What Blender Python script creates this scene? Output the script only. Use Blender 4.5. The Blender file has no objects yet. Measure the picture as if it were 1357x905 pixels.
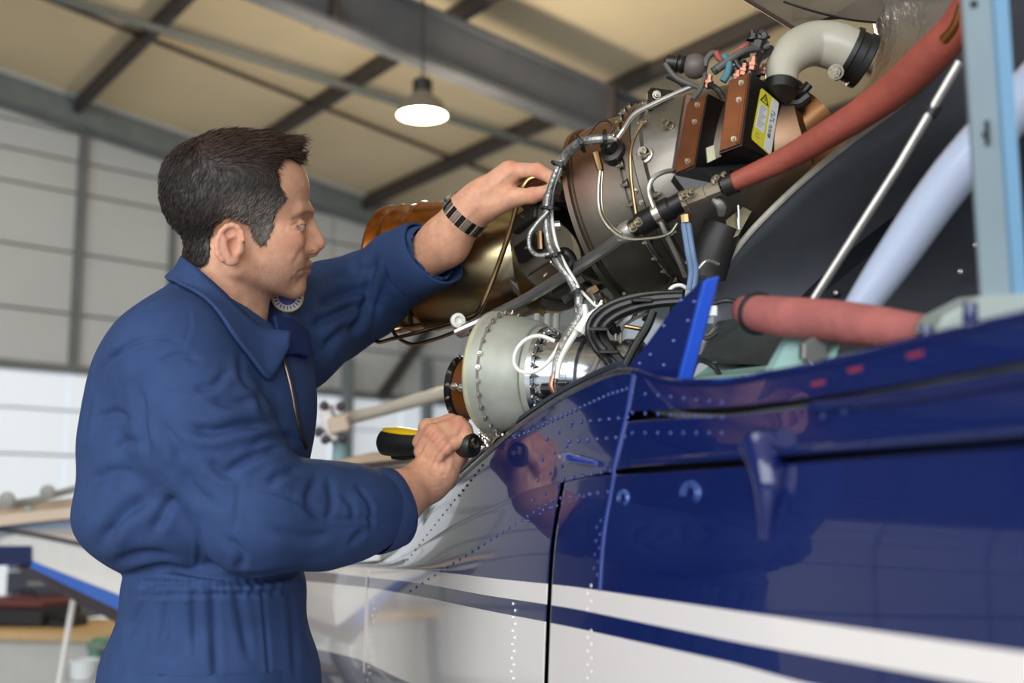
import bpy, math, random
import numpy as np
from mathutils import Vector, Matrix, noise as mnoise
random.seed(7)
sc = bpy.context.scene
COL = sc.collection
# ------------------------------------------------------------------ camera
F = 1650.0                       # focal length in pixels of the 1357 x 905 frame
PITCH = math.radians(8.3)
CAM = np.array([0.0, 0.0, 1.25])
RIGHT = np.array([1.0, 0, 0])
FWD = np.array([0, math.cos(PITCH), math.sin(PITCH)])
UP = np.array([0, -math.sin(PITCH), math.cos(PITCH)])
cam_data = bpy.data.cameras.new('camera')
cam = bpy.data.objects.new('camera', cam_data); COL.objects.link(cam)
cam.location = CAM
cam.rotation_euler = (math.pi/2 + PITCH, 0, 0)
cam_data.sensor_width = 36.0
cam_data.lens = F/1357*36.0
cam_data.clip_start = 0.02
cam_data.dof.use_dof = True
cam_data.dof.focus_distance = 1.72
cam_data.dof.aperture_fstop = 3.2
sc.camera = cam
# ------------------------------------------------------------------ light
world = bpy.data.worlds.new('world'); sc.world = world; world.use_nodes = True
bg = world.node_tree.nodes['Background']
bg.inputs[0].default_value = (0.80, 0.90, 1.0, 1); bg.inputs[1].default_value = 0.44
door_light = bpy.data.lights.new('hangar_door_daylight', 'AREA')
door_light.shape = 'RECTANGLE'; door_light.size = 11.0; door_light.size_y = 4.5
door_light.energy = 900; door_light.color = (0.93, 0.97, 1.0)
dl = bpy.data.objects.new('hangar_door_daylight', door_light); COL.objects.link(dl)
dl.location = (-2.6, -4.8, 3.2)
dl.rotation_euler = (Vector((-0.2, 1.8, 1.4)) - Vector(dl.location)).to_track_quat('-Z', 'Y').to_euler()
sc.view_settings.view_transform = 'Standard'
sc.view_settings.look = 'None'
sc.view_settings.gamma = 1.0
sc.view_settings.use_curve_mapping = False
sc.view_settings.exposure = 0.0

# ------------------------------------------------------------------ helpers
def U(px, py, d):
    """world point at pixel (px,py) of the 1357x905 frame, d metres along the optical axis"""
    return CAM + d*((px-678.5)/F*RIGHT + (452.5-py)/F*UP + FWD)
def V(p): return np.asarray(p, float)
def nrm(v):
    v = V(v); return v/max(1e-12, np.linalg.norm(v))
def camdir(x, y, z):
    """direction given as right, up, depth of the view"""
    return nrm(x*RIGHT + y*UP + z*FWD)
def project(P):
    Q = P - CAM
    d = Q@FWD
    return 678.5 + F*(Q@RIGHT)/d, 452.5 - F*(Q@UP)/d, d
def ray_plane(px, py, p0, n):
    r = U(px, py, 1.0) - CAM
    return CAM + r*(((V(p0)-CAM)@V(n))/(r@V(n)))
def lin(c):
    return tuple(((x/255)/12.92 if x/255 <= 0.04045 else ((x/255+0.055)/1.055)**2.4) for x in c)

MATS = {}
def mat(name, rgb, rough=0.5, metal=0.0, var=0.0, vscale=8.0, bump=0.0, bscale=60.0, coat=0.0, rgb2=None,
        emit=None, estr=0.0, trans=0.0, sub=0.0, aniso=None, spec=None, roughvar=0.0, detail=4.0, stretch=None):
    if name in MATS: return MATS[name]
    m = bpy.data.materials.new(name); m.use_nodes = True
    nt = m.node_tree; N = nt.nodes; L = nt.links
    b = N['Principled BSDF']
    c1 = lin(rgb)+(1,)
    b.inputs['Base Color'].default_value = c1
    b.inputs['Roughness'].default_value = rough
    b.inputs['Metallic'].default_value = metal
    if coat: b.inputs['Coat Weight'].default_value = coat; b.inputs['Coat Roughness'].default_value = 0.03
    if trans: b.inputs['Transmission Weight'].default_value = trans
    if sub:
        b.inputs['Subsurface Weight'].default_value = sub
        b.inputs['Subsurface Radius'].default_value = (0.010, 0.004, 0.002); b.inputs['Subsurface Scale'].default_value = 0.6
    if spec is not None: b.inputs['Specular IOR Level'].default_value = spec
    if emit: b.inputs['Emission Color'].default_value = lin(emit)+(1,); b.inputs['Emission Strength'].default_value = estr
    if var or bump or rgb2 or roughvar:
        tc = N.new('ShaderNodeTexCoord')
        src = tc.outputs['Object']
        if stretch:
            mp = N.new('ShaderNodeMapping'); mp.inputs['Scale'].default_value = stretch
            L.new(src, mp.inputs[0]); src = mp.outputs[0]
        n = N.new('ShaderNodeTexNoise'); n.inputs['Scale'].default_value = vscale; n.inputs['Detail'].default_value = detail
        L.new(src, n.inputs['Vector'])
        if var or rgb2:
            mx = N.new('ShaderNodeMix'); mx.data_type = 'RGBA'
            a = np.array(c1[:3]); c2 = np.array(lin(rgb2)) if rgb2 else a*(1-var)
            a1 = a if rgb2 else np.minimum(1, a*(1+var))
            mx.inputs[6].default_value = tuple(a1)+(1,); mx.inputs[7].default_value = tuple(c2)+(1,)
            rp = N.new('ShaderNodeMapRange'); rp.inputs[1].default_value = 0.32; rp.inputs[2].default_value = 0.68
            L.new(n.outputs[0], rp.inputs[0]); L.new(rp.outputs[0], mx.inputs[0])
            L.new(mx.outputs[2], b.inputs['Base Color'])
        if roughvar:
            rr = N.new('ShaderNodeMapRange'); rr.inputs[1].default_value = 0.3; rr.inputs[2].default_value = 0.7
            rr.inputs[3].default_value = max(0.02, rough-roughvar); rr.inputs[4].default_value = min(1, rough+roughvar)
            L.new(n.outputs[0], rr.inputs[0]); L.new(rr.outputs[0], b.inputs['Roughness'])
        if bump:
            n2 = N.new('ShaderNodeTexNoise'); n2.inputs['Scale'].default_value = bscale; n2.inputs['Detail'].default_value = 3
            L.new(src, n2.inputs['Vector'])
            bp = N.new('ShaderNodeBump'); bp.inputs['Strength'].default_value = bump; bp.inputs['Distance'].default_value = 0.01
            L.new(n2.outputs[0], bp.inputs['Height']); L.new(bp.outputs[0], b.inputs['Normal'])
    MATS[name] = m
    return m

def catmull(P, n):
    P = np.asarray(P, float)
    if len(P) == 2:
        t = np.linspace(0, 1, n)[:, None]; return P[0]*(1-t)+P[1]*t
    seg = np.linalg.norm(np.diff(P, axis=0)[:, :3], axis=1)**0.5
    T = np.concatenate([[0], np.cumsum(np.maximum(seg, 1e-6))])
    ext0 = 2*P[0]-P[1]; ext1 = 2*P[-1]-P[-2]
    Q = np.vstack([ext0, P, ext1])
    K = np.concatenate([[T[0]-seg[0]], T, [T[-1]+seg[-1]]])
    out = []
    for t in np.linspace(T[0], T[-1], n):
        i = min(max(np.searchsorted(T, t, side='right')-1, 0), len(P)-2)+1
        t0, t1, t2, t3 = K[i-1], K[i], K[i+1], K[i+2]
        p0, p1, p2, p3 = Q[i-1], Q[i], Q[i+1], Q[i+2]
        A1 = (t1-t)/(t1-t0)*p0+(t-t0)/(t1-t0)*p1
        A2 = (t2-t)/(t2-t1)*p1+(t-t1)/(t2-t1)*p2
        A3 = (t3-t)/(t3-t2)*p2+(t-t2)/(t3-t2)*p3
        B1 = (t2-t)/(t2-t0)*A1+(t-t0)/(t2-t0)*A2
        B2 = (t3-t)/(t3-t1)*A2+(t-t1)/(t3-t1)*A3
        out.append((t2-t)/(t2-t1)*B1+(t-t1)/(t2-t1)*B2)
    return np.array(out)

def frame_of(axis, hint=None):
    a = nrm(axis)
    h = V(hint) if hint is not None else (np.array([0, 0, 1.0]) if abs(a[2]) < 0.9 else np.array([1.0, 0, 0]))
    u = nrm(h - a*(h@a)); v = np.cross(a, u)
    return a, u, v

class MB:
    """collects shapes; build() links them as one mesh object"""
    def __init__(s): s.v = []; s.f = []; s.m = []; s.n = 0; s.cur = 0
    def add(s, verts, faces, mi=None):
        verts = np.asarray(verts, float)
        s.v.append(verts); o = s.n
        for f in faces: s.f.append(tuple(i+o for i in f)); s.m.append(s.cur if mi is None else mi)
        s.n += len(verts); return s
    def tube(s, pts, r, seg=10, n=None, smooth=True, cap=True, flat=None, closed=False):
        pts = np.asarray(pts, float)
        if n is None: n = max(2, len(pts)*6) if (smooth and len(pts) > 2) else len(pts)
        r = np.asarray([r]*len(pts) if np.isscalar(r) else r, float)
        if smooth and len(pts) > 2:
            Q = catmull(np.hstack([pts, r[:, None]]), n); pts, r = Q[:, :3], Q[:, 3]
        elif len(pts) == 2 and n > 2:
            Q = catmull(np.hstack([pts, r[:, None]]), n); pts, r = Q[:, :3], Q[:, 3]
        T = np.gradient(pts, axis=0); T /= np.maximum(1e-9, np.linalg.norm(T, axis=1))[:, None]
        _, u, _ = frame_of(T[0], flat)
        rings = []
        ang = np.linspace(0, 2*np.pi, seg, endpoint=False)
        for i in range(len(pts)):
            if flat is not None: u = nrm(V(flat)-T[i]*(V(flat)@T[i]))
            else: u = nrm(u - T[i]*(u@T[i]))
            w = np.cross(T[i], u)
            rings.append(pts[i] + r[i]*(np.cos(ang)[:, None]*u + np.sin(ang)[:, None]*w))
        verts = np.vstack(rings); k = len(pts); faces = []
        for i in range(k-1):
            for j in range(seg):
                a = i*seg+j; b = i*seg+(j+1) % seg
                faces.append((a, b, b+seg, a+seg))
        if cap:
            faces.append(tuple(range(seg))[::-1]); faces.append(tuple((k-1)*seg+j for j in range(seg)))
        return s.add(verts, faces)
    def lathe(s, o, axis, prof, seg=48, hint=None, a0=0.0, a1=2*np.pi, mis=None, cap=False):
        a, u, v = frame_of(axis, hint); o = V(o)
        full = abs(a1-a0-2*np.pi) < 1e-6
        ang = np.linspace(a0, a1, seg, endpoint=not full)
        verts = np.vstack([o + a*t + r*(np.cos(ang)[:, None]*u+np.sin(ang)[:, None]*v) for t, r in prof])
        faces = []; ms = []
        for i in range(len(prof)-1):
            for j in range(seg if full else seg-1):
                p = i*seg+j; q = i*seg+(j+1) % seg
                faces.append((p, p+seg, q+seg, q)); ms.append(mis[i] if mis else s.cur)
        if cap:
            faces.append(tuple(range(seg))); ms.append(s.cur)
            faces.append(tuple((len(prof)-1)*seg+j for j in range(seg))[::-1]); ms.append(s.cur)
        ofs = s.n; s.v.append(verts)
        for f, m in zip(faces, ms): s.f.append(tuple(i+ofs for i in f)); s.m.append(m)
        s.n += len(verts); return s
    def box(s, c, ax, ay, az, hx, hy, hz, ch=0.0):
        """oriented box, optional chamfer ch"""
        c = V(c); ax, ay, az = nrm(ax), nrm(ay), nrm(az)
        if ch <= 0:
            vs = [c+ax*hx*i+ay*hy*j+az*hz*k for i in (-1, 1) for j in (-1, 1) for k in (-1, 1)]
            fs = [(0, 1, 3, 2), (4, 6, 7, 5), (0, 4, 5, 1), (2, 3, 7, 6), (0, 2, 6, 4), (1, 5, 7, 3)]
            return s.add(vs, fs)
        h = (hx, hy, hz); A = (ax, ay, az); vs = []; idx = {}
        for i in (-1, 1):
            for j in (-1, 1):
                for k in (-1, 1):
                    sg = (i, j, k)
                    for d in range(3):
                        p = c.copy()
                        for e in range(3): p = p + A[e]*sg[e]*(h[e] if e == d else h[e]-ch)
                        idx[(i, j, k, d)] = len(vs); vs.append(p)
        fs = []
        for d in range(3):
            e, g = [x for x in range(3) if x != d]
            for sd in (-1, 1):
                q = []
                for (x, y) in ((-1, -1), (1, -1), (1, 1), (-1, 1)):
                    k = [0, 0, 0]; k[d] = sd; k[e] = x; k[g] = y; q.append(idx[(*k, d)])
                fs.append(tuple(q))
        for d in range(3):
            e, g = [x for x in range(3) if x != d]
            for x in (-1, 1):
                for y in (-1, 1):
                    q = []
                    for sd, fc in ((-1, e), (1, e), (1, g), (-1, g)):
                        k = [0, 0, 0]; k[d] = sd; k[e] = x; k[g] = y; q.append(idx[(*k, fc)])
                    fs.append(tuple(q))
        for i in (-1, 1):
            for j in (-1, 1):
                for k in (-1, 1): fs.append(tuple(idx[(i, j, k, d)] for d in range(3)))
        return s.add(vs, fs)
    def prism(s, poly, ext):
        """closed polygon of 3D points extruded by the vector ext"""
        P = np.asarray(poly, float); n = len(P)
        vs = np.vstack([P, P+V(ext)])
        fs = [tuple(range(n))[::-1], tuple(range(n, 2*n))] + [(i, (i+1) % n, n+(i+1) % n, n+i) for i in range(n)]
        return s.add(vs, fs)
    def sphere(s, c, r, seg=12, rings=8, axes=None):
        c = V(c); r = np.asarray([r, r, r] if np.isscalar(r) else r, float)
        A = np.eye(3) if axes is None else np.asarray([nrm(a) for a in axes])
        vs = [c+A[2]*r[2]]
        for i in range(1, rings):
            t = np.pi*i/rings
            for j in range(seg):
                p = 2*np.pi*j/seg
                vs.append(c+A[0]*r[0]*np.sin(t)*np.cos(p)+A[1]*r[1]*np.sin(t)*np.sin(p)+A[2]*r[2]*np.cos(t))
        vs.append(c-A[2]*r[2]); fs = []
        for j in range(seg): fs.append((0, 1+j, 1+(j+1) % seg))
        for i in range(rings-2):
            for j in range(seg):
                a = 1+i*seg+j; b = 1+i*seg+(j+1) % seg; fs.append((a, a+seg, b+seg, b))
        last = len(vs)-1; o = 1+(rings-2)*seg
        for j in range(seg): fs.append((last, o+(j+1) % seg, o+j))
        return s.add(vs, fs)
    def grid(s, G, closed_u=False, mi=None):
        """G: array rows x cols x 3"""
        G = np.asarray(G, float); r, c = G.shape[:2]; fs = []
        for i in range(r-1):
            for j in range(c if closed_u else c-1):
                j2 = (j+1) % c
                fs.append((i*c+j, i*c+j2, (i+1)*c+j2, (i+1)*c+j))
        return s.add(G.reshape(-1, 3), fs, mi)
    def build(s, name, m, parent=None, smooth=True, sharp=35.0, recalc=True):
        me = bpy.data.meshes.new(name)
        me.from_pydata([tuple(p) for p in np.vstack(s.v)], [], s.f)
        ms = m if isinstance(m, (list, tuple)) else [m]
        for x in ms: me.materials.append(x)
        if len(ms) > 1: me.polygons.foreach_set('material_index', s.m)
        if recalc:
            import bmesh
            bm = bmesh.new(); bm.from_mesh(me)
            bmesh.ops.recalc_face_normals(bm, faces=bm.faces); bm.to_mesh(me); bm.free()
        if smooth:
            me.polygons.foreach_set('use_smooth', [True]*len(me.polygons))
            if sharp: me.set_sharp_from_angle(angle=math.radians(sharp))
        me.update()
        return link(name, me, parent)

def link(name, me, parent=None):
    o = bpy.data.objects.new(name, me); COL.objects.link(o)
    if parent is not None: setp(o, parent)
    return o
ROOTLOC = {}
def wloc(o):
    return ROOTLOC.get(o.name, Matrix())
def setp(o, parent):
    o.parent = parent
    o.matrix_parent_inverse = wloc(parent).inverted()
def tag(o, label=None, cat=None, group=None, kind=None):
    if label: o['label'] = label
    if cat: o['category'] = cat
    if group: o['group'] = group
    if kind: o['kind'] = kind
    return o
def thing(name, label, cat, loc, group=None):
    o = bpy.data.objects.new(name, None); COL.objects.link(o)
    o.location = tuple(float(x) for x in loc); o.empty_display_size = 0.05
    ROOTLOC[o.name] = Matrix.Translation(Vector(o.location))
    return tag(o, label, cat, group)
def struct(o): o['kind'] = 'structure'; return o
def path(*pts): return np.array([U(*p) for p in pts])
# ------------------------------------------------------------------ the hangar
m_panel = mat('wall_panel_grey', (192, 195, 196), 0.6, var=0.06, vscale=0.8)
m_cladd = mat('wall_cladding_dark', (74, 78, 88), 0.6, var=0.06, vscale=0.8)
m_joint = mat('wall_joint_dark', (110, 113, 114), 0.7, var=0.1)
m_glaze = mat('daylight_panel', (225, 232, 240), 0.35, emit=(236, 243, 252), estr=0.36)
m_roof = mat('ceiling_board_tan', (226, 208, 174), 0.8, var=0.07, vscale=0.9)
m_purlin = mat('purlin_dark_steel', (54, 48, 46), 0.6, var=0.15)
m_beam = mat('beam_grey_steel', (88, 90, 94), 0.55, var=0.08)
m_eave = mat('eave_grey_steel', (112, 120, 122), 0.5, var=0.1)
m_floor = mat('floor_concrete', (150, 150, 148), 0.35, var=0.15, vscale=1.5)
Z = np.array([0, 0, 1.0])
fl = MB(); fl.box((0, 3, -0.05), (1, 0, 0), (0, 1, 0), Z, 16, 14, 0.05)
struct(fl.build('floor', m_floor, smooth=False))

WD = np.array([math.sin(math.radians(46)), math.cos(math.radians(46)), 0])   # along the wall, to the right
W0 = U(100, 692, 9.0); W0[2] = 0
WN = np.cross(WD, Z)                                                            # horizontal, towards the camera
if WN@(CAM-W0) < 0: WN = -WN
def on_wall(px, py): return ray_plane(px, py, W0, WN)
def wt(px, py):
    p = on_wall(px, py); return (p-W0)@WD, p[2]
E0 = on_wall(0, 108); E1 = on_wall(520, 284)
eslope = (E1[2]-E0[2])/((E1-E0)@WD)
def eave_z(t): return E0[2]+eslope*(t-(E0-W0)@WD)
zs = sorted([wt(0, y)[1] for y in (154, 193, 237, 320, 405, 480, 538, 600)])
zs = [0.05, zs[0]*0.36, zs[0]*0.7]+zs
zs.append(zs[-1]+(zs[-1]-zs[-2])); zs.append(zs[-1]+0.9); zs.append(zs[-1]+0.9)
t100 = wt(101, 300)[0]; t225 = wt(226, 340)[0]; dt = t225-t100
ts = [t100+dt*i for i in range(-16, 9)]
z_glaze = wt(0, 482)[1]
bk = MB(); bk.prism([W0+WD*ts[0]-WN*0.06, W0+WD*ts[-1]-WN*0.06, W0+WD*ts[-1]+Z*(eave_z(ts[-1])+.1)-WN*0.06, W0+WD*ts[0]+Z*(eave_z(ts[0])+.1)-WN*0.06], -WN*0.1)
wall = struct(bk.build('wall_left', m_joint, smooth=False))
g = 0.009
for a, b in zip(ts[:-1], ts[1:]):
    for z0, z1 in zip(zs[:-1], zs[1:]):
        zt0 = min(z1-g, eave_z(a)-.02); zt1 = min(z1-g, eave_z(b)-.02)
        if zt0 <= z0+g+.05 or zt1 <= z0+g+.02: 
            if max(zt0, zt1) <= z0+g+.05: continue
            zt0 = max(zt0, z0+g+.01); zt1 = max(zt1, z0+g+.01)
        q = [W0+WD*(a+g)+Z*(z0+g), W0+WD*(b-g)+Z*(z0+g), W0+WD*(b-g)+Z*zt1, W0+WD*(a+g)+Z*zt0]
        mb = MB(); mb.prism([p-WN*0.05 for p in q], WN*(0.05))
        lit = z1 <= z_glaze+.02 and a > ts[15]-.01
        far_dark = a < ts[13]-.01 and not (ts[8]-.01 < a < ts[11]-.01 and z1 <= z_glaze+.02)
        mb.build('window_pane' if lit else 'wall_panel', m_glaze if lit else m_cladd if far_dark else m_panel, wall, smooth=False)
# posts on the wall
for px, py, w in ((104, 300, .03), (226, 330, .02)):
    t = wt(px, py)[0]
    mb = MB(); mb.box(W0+WD*t+Z*((eave_z(t)+z_glaze)/2)+WN*.02, WD, WN, Z, w, .03, (eave_z(t)-z_glaze)/2-.02)
    mb.build('wall_post', m_joint, wall, smooth=False)
mb = MB(); mb.box(W0+WD*(ts[0]+ts[-1])/2+Z*z_glaze+WN*.03, WD, WN, Z, (ts[-1]-ts[0])/2, .03, .03)
mb.build('window_rail', m_joint, wall, smooth=False)
# raking member standing against the wall, and a blue post, seen below the raised arm
mb = MB(); mb.box(W0, WD, WN, Z, .01, .01, .01)
a = on_wall(500, 520)+WN*.1; b = on_wall(556, 440)+WN*.1
mb = MB(); mb.tube([a-(b-a)*.1, b+(b-a)*.6], .055, 6, smooth=False)
o = mb.build('trim_1', m_purlin, smooth=False); struct(o)
for i, (px, cc) in enumerate(((447, m_eave), (552, m_eave))):
    a = on_wall(px, 520)+WN*.15; mb = MB(); mb.box(np.array([a[0], a[1], a[2]/2+.15]), WD, WN, Z, .04, .04, a[2]/2+.14)
    struct(mb.build('trim_%d' % (i+2), m_eave, smooth=False))

# eaves
ed = nrm(E1-E0); QD = np.array([-math.sin(math.radians(34)), math.cos(math.radians(34)), 0])
RN = nrm(np.cross(ed, QD)); RN = RN if RN[2] < 0 else -RN         # points down into the hall
eL = E0-ed*17; eR = E1+ed*9
mb = MB(); mb.box((eL+eR)/2+WN*.12-Z*.10, ed, WN, np.cross(ed, WN), np.linalg.norm(eR-eL)/2, .10, .10)
struct(mb.build('trim_4', m_eave, smooth=False))
mb = MB(); mb.box((eL+eR)/2+WN*.25-Z*.0, ed, WN, np.cross(ed, WN), np.linalg.norm(eR-eL)/2, .02, .035)
struct(mb.build('trim_5', mat('flashing_pale', (176, 180, 182), .5), smooth=False))
def on_roof(px, py): return ray_plane(px, py, E0, RN)
# roof coordinates: s along the eave, q towards the camera
Bm = np.array([[ed@ed, -(ed@QD)], [-(ed@QD), 1.0]])
def roof_sq(p):
    r = p-E0; return np.linalg.solve(np.array([[1, -(ed@QD)], [-(ed@QD), 1]]), np.array([r@ed, -(r@QD)]))
def roof_p(s, q): return E0+ed*s-QD*q
s1 = roof_sq(on_roof(95, 138))[0]; s2 = roof_sq(on_roof(345, 176))[0]; s3 = roof_sq(on_roof(490, 256))[0]
gap = (s3-s1)/2
ss = [s1+gap*i for i in range(-6, 6)]
q1 = roof_sq(on_roof(260, 70))[1]
qs = [0, q1]; 
while qs[-1] < 15: qs.append(qs[-1]+q1)
mb = MB(); mb.prism([roof_p(ss[0], -1.0)-RN*.10, roof_p(ss[-1], -1.0)-RN*.10, roof_p(ss[-1], qs[-1])-RN*.10, roof_p(ss[0], qs[-1])-RN*.10], -RN*.1)
ceil = struct(mb.build('ceiling', m_joint, smooth=False))
for a, b in zip(ss[:-1], ss[1:]):
    for q0, q1_ in zip(qs[:-1], qs[1:]):
        e = .012
        mb = MB(); mb.prism([roof_p(a+e, q0+e-(0.9 if q0 == 0 else 0)), roof_p(b-e, q0+e-(0.9 if q0 == 0 else 0)), roof_p(b-e, q1_-e), roof_p(a+e, q1_-e)], -RN*.09)
        mb.build('ceiling_panel', m_roof, ceil, smooth=False)
for s_ in ss[1:-1]:
    mb = MB(); c = (roof_p(s_, -.1)+roof_p(s_, qs[-1]))/2+RN*.07
    mb.box(c, QD, RN, np.cross(QD, RN), (qs[-1]+.1)/2, .055, .025); mb.build('purlin', m_purlin, ceil, smooth=False)
for q in qs[1:8]:
    mb = MB(); mb.tube([roof_p(ss[0], q)+RN*.03, roof_p(ss[-1], q)+RN*.03], .018, 6, smooth=False); mb.build('sag_rod', m_purlin, ceil, smooth=False)
# grey service pipe
pa = on_roof(240, 0)+RN*.22; pb = on_roof(470, 74)+RN*.22; dv = pb-pa
mb = MB(); mb.tube([pa-dv*1.2, pb+dv*3], .028, 8, smooth=False); struct(mb.build('trim_6', mat('pipe_grey', (92, 98, 98), .5)))
# the main roof beam (I section)
c0 = on_roof(490, 18); c1 = on_roof(822, 158)
c0, c1 = CAM+(c0-CAM)*.86, CAM+(c1-CAM)*.86
bd = nrm(c1-c0); up_ = nrm(Z-bd*(Z@bd)); sd = np.cross(bd, up_)
Lb = 7.0; cc = (c0+c1)/2
def edge_h(px, py):
    p = ray_plane(px, py, cc, sd); return (p-cc)@up_
hb = (edge_h(787, 173)+edge_h(429, 33))/2; ht = (edge_h(547, 7)+edge_h(853, 144))/2
hm, hh = (hb+ht)/2, abs(ht-hb)/2
mb = MB(); mb.box(cc+up_*hm, bd, sd, up_, Lb, .03, hh); bw = mb.build('trim_7', m_beam, smooth=False); struct(bw)
for k in (-1, 1):
    mb = MB(); mb.box(cc+up_*(hm+k*hh), bd, sd, up_, Lb, .06, .014); mb.build('beam_flange', m_beam, bw, smooth=False)
for px, py in ((432, 20), (800, 140)):
    p = ray_plane(px, py, cc, sd); t = (p-cc)@bd
    mb = MB(); mb.box(cc+bd*t+up_*hm, bd, sd, up_, .012, .10, hh); mb.build('beam_stiffener', m_purlin, bw, smooth=False)
# hanging lamp
L0 = U(559.5, 152, 6.2); k = 6.2/F
lamp = thing('hanging_lamp', 'warm glowing round lamp hanging from the hangar ceiling', 'lamp', L0)
mb = MB(); mb.lathe(L0, Z, [(-.005, 33*k), (.0, 33*k), (16*k, 27*k), (26*k, 15*k), (30*k, 13*k), (30*k, 0)], 32)
mb.build('lamp_shade', mat('lamp_shade_pale', (120, 112, 98), .4), lamp)
mb = MB(); mb.lathe(L0, Z, [(28*k, 0), (28*k, 13*k), (46*k, 13*k), (49*k, 10*k), (49*k, 0)], 20)
mb.build('lamp_cap', mat('lamp_black', (32, 32, 30), .5), lamp)
mb = MB(); top = roof_p(*roof_sq(L0+Z*2)) ; 
hz = E0[2]+ (eslope*0)
r_ = L0+Z*((E0-L0)@RN/(Z@RN)); mb.tube([L0+Z*48*k, r_], .006, 6, smooth=False); mb.build('lamp_rod', m_purlin, lamp)
mb = MB(); mb.lathe(L0, Z, [(-.004, 0), (-.004, 32*k)], 32); mb.build('lamp_diffuser', mat('lamp_glow', (255, 240, 205), .4, emit=(255, 218, 140), estr=4.5), lamp)
pl = bpy.data.lights.new('hanging_lamp_light', 'POINT'); pl.energy = 130; pl.color = (1.0, .86, .66); pl.shadow_soft_size = .12
po = bpy.data.objects.new('hanging_lamp_light', pl); COL.objects.link(po); po.location = L0-Z*.14
# ------------------------------------------------------------------ the helicopter airframe
VPX = 100.0; KH = 910.0
m_blue = mat('airframe_blue_gloss', (17, 30, 84), 0.14, spec=.15, coat=1.0, var=0.05, vscale=3)
m_white = mat('airframe_white_gloss', (234, 227, 224), 0.14, coat=1.0, var=0.02, vscale=3)
m_blue_lit = mat('airframe_blue_lit', (40, 84, 200), 0.3, coat=0.5)
m_dark = mat('gap_black', (10, 11, 16), 0.8)
m_alu = mat('bare_aluminium', (178, 180, 182), 0.28, metal=1.0, var=0.15, vscale=20, roughvar=.12)
m_deck = mat('engine_deck_grey', (120, 126, 128), 0.45, metal=.4, var=0.25, vscale=14)
m_rivet = mat('rivet_blue', (36, 58, 130), 0.18, coat=1.0)
m_rivetw = mat('rivet_white', (226, 222, 220), 0.2, coat=1.0)
hroot_loc = U(1000, 760, 1.1); hroot_loc[2] = 0.0
heli = thing('helicopter', 'dark blue and white helicopter fuselage with its engine bay open', 'helicopter', hroot_loc)
def Kd(dl): return KH+dl*1748.0
def hullp(row, d):
    """row = (polyline of pixels, inward offset); station d -> world point"""
    poly, dl = row
    px = VPX+Kd(dl)/d
    return U(px, np.interp(px, poly[0], poly[1]), d)
def pl_(*pts):
    a = np.array(pts, float); 
    # continue past the right edge towards the vanishing point
    x0, y0 = a[-1]; sl = (y0-700)/(x0-VPX)
    a = np.vstack([a, [x0+9000, y0+9000*sl]])
    # smooth the traced line
    xs = np.concatenate([np.arange(a[0, 0], x0+200, 4), [x0+400, x0+9000]]); ys = np.interp(xs, a[:, 0], a[:, 1])
    kx = np.arange(-12, 13)*4.0; w = np.exp(-(kx/18)**2); w /= w.sum()
    sm = sum(wi*np.interp(np.clip(xs+k, a[0, 0], None), a[:, 0], a[:, 1]) for wi, k in zip(w, kx))
    return xs, np.where(xs < a[0, 0]+30, ys, sm)
R_top = (pl_((300, 745), (470, 745), (520, 742), (560, 690), (600, 640), (646, 600), (673, 574), (739, 528), (805, 495), (835, 488), (880, 507), (961, 508), (1073, 487), (1217, 452), (1357, 418)), .034)
R_slot0 = (pl_((300, 746), (470, 746), (520, 744), (560, 700), (600, 655), (700, 585), (835, 545), (961, 540), (1049, 531), (1200, 508), (1357, 478)), .027)
R_slot1 = (pl_((300, 747), (470, 746.5), (520, 745), (560, 705), (600, 662), (700, 597), (835, 558), (961, 552), (1049, 543), (1200, 526), (1357, 500)), .0248)
R_seam = (pl_((300, 748), (470, 747), (520, 747), (560, 722), (600, 695), (700, 650), (827, 620), (1000, 608), (1357, 580)), .0141)
R_seam2 = (pl_((300, 748.2), (470, 747.3), (520, 747.6), (560, 723), (600, 696), (700, 651), (790, 630), (835, 629), (1000, 618), (1357, 592)), .0141)  # opens a gap whose black backing stands for the overhang's shadow
R_mid = (pl_((300, 748.5), (470, 748), (520, 749), (560, 742), (600, 735), (700, 715), (827, 710), (1000, 712), (1357, 722)), .004)
R_a = (pl_((300, 746), (420, 750), (560, 755), (658, 767), (760, 777), (980, 810), (1357, 864)), 0.0)
R_b = (pl_((300, 750), (420, 757), (560, 773), (645, 789), (760, 806), (980, 851), (1200, 890), (1357, 918)), -.001)
R_c = (pl_((300, 765), (420, 771), (500, 780), (560, 791), (645, 809), (760, 831), (850, 851), (980, 880), (1060, 903), (1357, 965)), -.002)
R_d = (pl_((300, 840), (420, 860), (480, 874), (530, 900), (600, 925), (760, 985), (1357, 1230)), -.006)
R_e = (pl_((300, 850), (420, 876), (480, 888), (530, 917), (600, 948), (760, 1020), (1357, 1290)), -.006)
R_f = (pl_((300, 900), (420, 950), (600, 1060), (760, 1180), (1357, 1600)), .02)
R_g = (pl_((300, 960), (420, 1020), (600, 1170), (760, 1350), (1357, 1950)), .14)
rows = [R_top, R_slot0, R_slot1, R_seam, R_seam2, R_mid, R_a, R_b, R_c, R_d, R_e, R_f, R_g]
sub = [4, 1, 4, 1, 5, 5, 1, 1, 4, 1, 4, 4]
matrow = [0, 0, 0, 0, 0, 0, 1, 0, 1, 0, 0, 0]
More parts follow.
